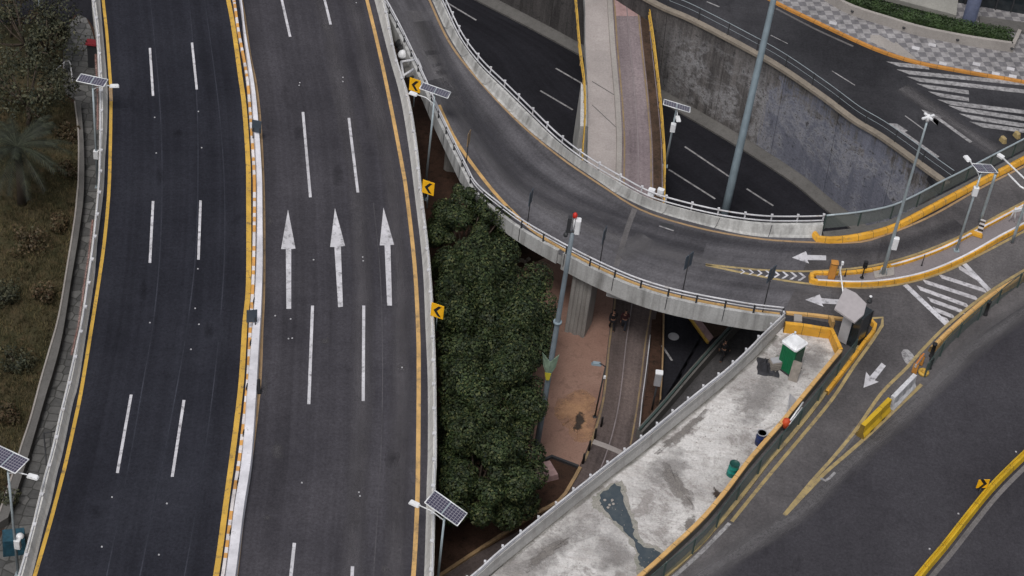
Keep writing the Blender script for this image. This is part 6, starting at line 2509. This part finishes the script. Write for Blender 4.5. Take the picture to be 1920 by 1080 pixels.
# traffic-side details near pier: pale scraps at plaza's far edge
for i, (x, y) in enumerate(((978, 490), (990, 488), (985, 494))):
    p = at(x, y, ZL)
    g = MB()
    g.box(up(p, .1), (.35, .2, .2), Matrix.Rotation(i * .9, 3, 'Z'), taper=.7)
    tag(g.build('rubble_block', M['conc_cope']), 'pale rubble block on the plaza edge at the right tip of the tree crowns', 'rubble', 'rubble blocks at the plaza edge')
shrub('low dark shrub between the ramp bend and the crowns', 905, 400, 1.0, 900, M['leaf_dark'], 61, .12)
shrub('loose dark shrub under the ramp fascia, right of the crowns', 965, 455, .9, 900, M['leaf_dark'], 62, .12)

# ================================================================== PEOPLE
def person(label, feet, face, top_m, leg_m, stride=.22, arm=.25):
    """one continuous skinned body with clothing and hair as children"""
    t = thing('person', label, 'person', feet)
    R = Matrix.Rotation(face, 3, 'Z')

    def skin(name, verts, edges, radii, mat, root=0, sub=1):
        me = bpy.data.meshes.new(name)
        me.from_pydata([tuple(R @ Vector(v)) for v in verts], edges, [])
        o = bpy.data.objects.new(name, me)
        COL.objects.link(o)
        md = o.modifiers.new('skin', 'SKIN')
        for i, r in enumerate(radii):
            r = r if isinstance(r, tuple) else (r, r)
            me.skin_vertices[0].data[i].radius = r
            me.skin_vertices[0].data[i].use_root = (i == root)
        s = o.modifiers.new('sub', 'SUBSURF')
        s.levels = s.render_levels = sub
        dg = bpy.context.evaluated_depsgraph_get()
        m2 = bpy.data.meshes.new_from_object(o.evaluated_get(dg))
        bpy.data.objects.remove(o)
        m2.materials.clear()
        m2.materials.append(mat)
        for p_ in m2.polygons:
            p_.use_smooth = True
        x = bpy.data.objects.new(name, m2)
        COL.objects.link(x)
        x.parent = t
        return x

    st = stride
    v = [(0, 0, .95), (0, .01, 1.12), (0, 0, 1.32), (0, -.01, 1.46), (0, .01, 1.54), (0, .03, 1.62), (0, .03, 1.73)]
    e = [(0, 1), (1, 2), (2, 3), (3, 4), (4, 5), (5, 6)]
    r = [(.15, .11), (.14, .10), (.17, .11), (.09, .08), (.05, .055), (.075, .09), (.055, .07)]
    for sgn, sw_ in ((-1, 1), (1, -1)):
        b = len(v)
        v += [(sgn * .10, 0, .90), (sgn * .10, st * .5 * sw_ + .03, .50), (sgn * .10, st * sw_ - .02, .09), (sgn * .11, st * sw_ + .14, .04)]
        e += [(0, b), (b, b + 1), (b + 1, b + 2), (b + 2, b + 3)]
        r += [.095, .062, .045, (.045, .035)]
        b = len(v)
        v += [(sgn * .19, -.01, 1.41), (sgn * .24, -arm * .4 * sw_, 1.14), (sgn * .24, -arm * sw_ + .06, .90), (sgn * .24, -arm * sw_ + .09, .84)]
        e += [(2, b), (b, b + 1), (b + 1, b + 2), (b + 2, b + 3)]
        r += [.062, .045, .033, (.035, .02)]
        h = b + 3
        hx, hy, hz = v[h]
        for k in range(4):
            b2 = len(v)
            off = (k - 1.5) * .019
            ln = (.075, .085, .08, .062)[k]
            v += [(hx, hy + off, hz - .045), (hx - sgn * .012, hy + off + .01, hz - .045 - ln * .5), (hx - sgn * .03, hy + off + .012, hz - .045 - ln)]
            e += [(h, b2), (b2, b2 + 1), (b2 + 1, b2 + 2)]
            r += [.009, .0085, .007]
        b2 = len(v)
        v += [(hx - sgn * .02, hy + .045, hz - .01), (hx - sgn * .03, hy + .06, hz - .05)]
        e += [(h, b2), (b2, b2 + 1)]
        r += [.0095, .008]
    # nose, ears
    b = len(v)
    v += [(0, .13, 1.635), (-.085, .03, 1.64), (.085, .03, 1.64)]
    e += [(5, b), (5, b + 1), (5, b + 2)]
    r += [.014, .016, .016]
    skin('body', v, e, r, M['skin'])
    jv = [(0, .0, .93), (0, .01, 1.12), (0, 0, 1.32), (0, -.01, 1.47)]
    je = [(0, 1), (1, 2), (2, 3)]
    jr = [(.175, .135), (.165, .13), (.195, .135), (.09, .085)]
    for sgn, sw_ in ((-1, 1), (1, -1)):
        b = len(jv)
        jv += [(sgn * .2, -.01, 1.41), (sgn * .245, -arm * .4 * sw_, 1.14), (sgn * .242, -arm * sw_ + .05, .93)]
        je += [(2, b), (b, b + 1), (b + 1, b + 2)]
        jr += [.082, .065, .052]
    skin('jacket', jv, je, jr, top_m)
    tv = [(0, 0, .95)]
    te, tr = [], [(.165, .13)]
    for sgn, sw_ in ((-1, 1), (1, -1)):
        b = len(tv)
        tv += [(sgn * .10, 0, .86), (sgn * .10, st * .5 * sw_ + .03, .50), (sgn * .10, st * sw_ - .02, .12)]
        te += [(0, b), (b, b + 1), (b + 1, b + 2)]
        tr += [.115, .085, .065]
    skin('trousers', tv, te, tr, leg_m)
    skin('hair', [(0, .0, 1.64), (0, .0, 1.72), (0, .05, 1.765)], [(0, 1), (1, 2)], [(.085, .085), (.088, .1), (.06, .05)], M['hair'])
    return t


person('person in black walking under the ramp, left of the pair', at(1146, 619, ZL + .02), .2, M['cloth_black'], M['cloth_black'])
person('person in dark maroon top walking under the ramp, right of the pair', at(1168, 619, ZL + .02), -.1, M['cloth_maroon'], M['cloth_grey'])
person('person in black walking alone on the footway by the slanting wall', at(1353, 675, ZL + .03), -.7, M['cloth_black'], M['cloth_black'], .28)
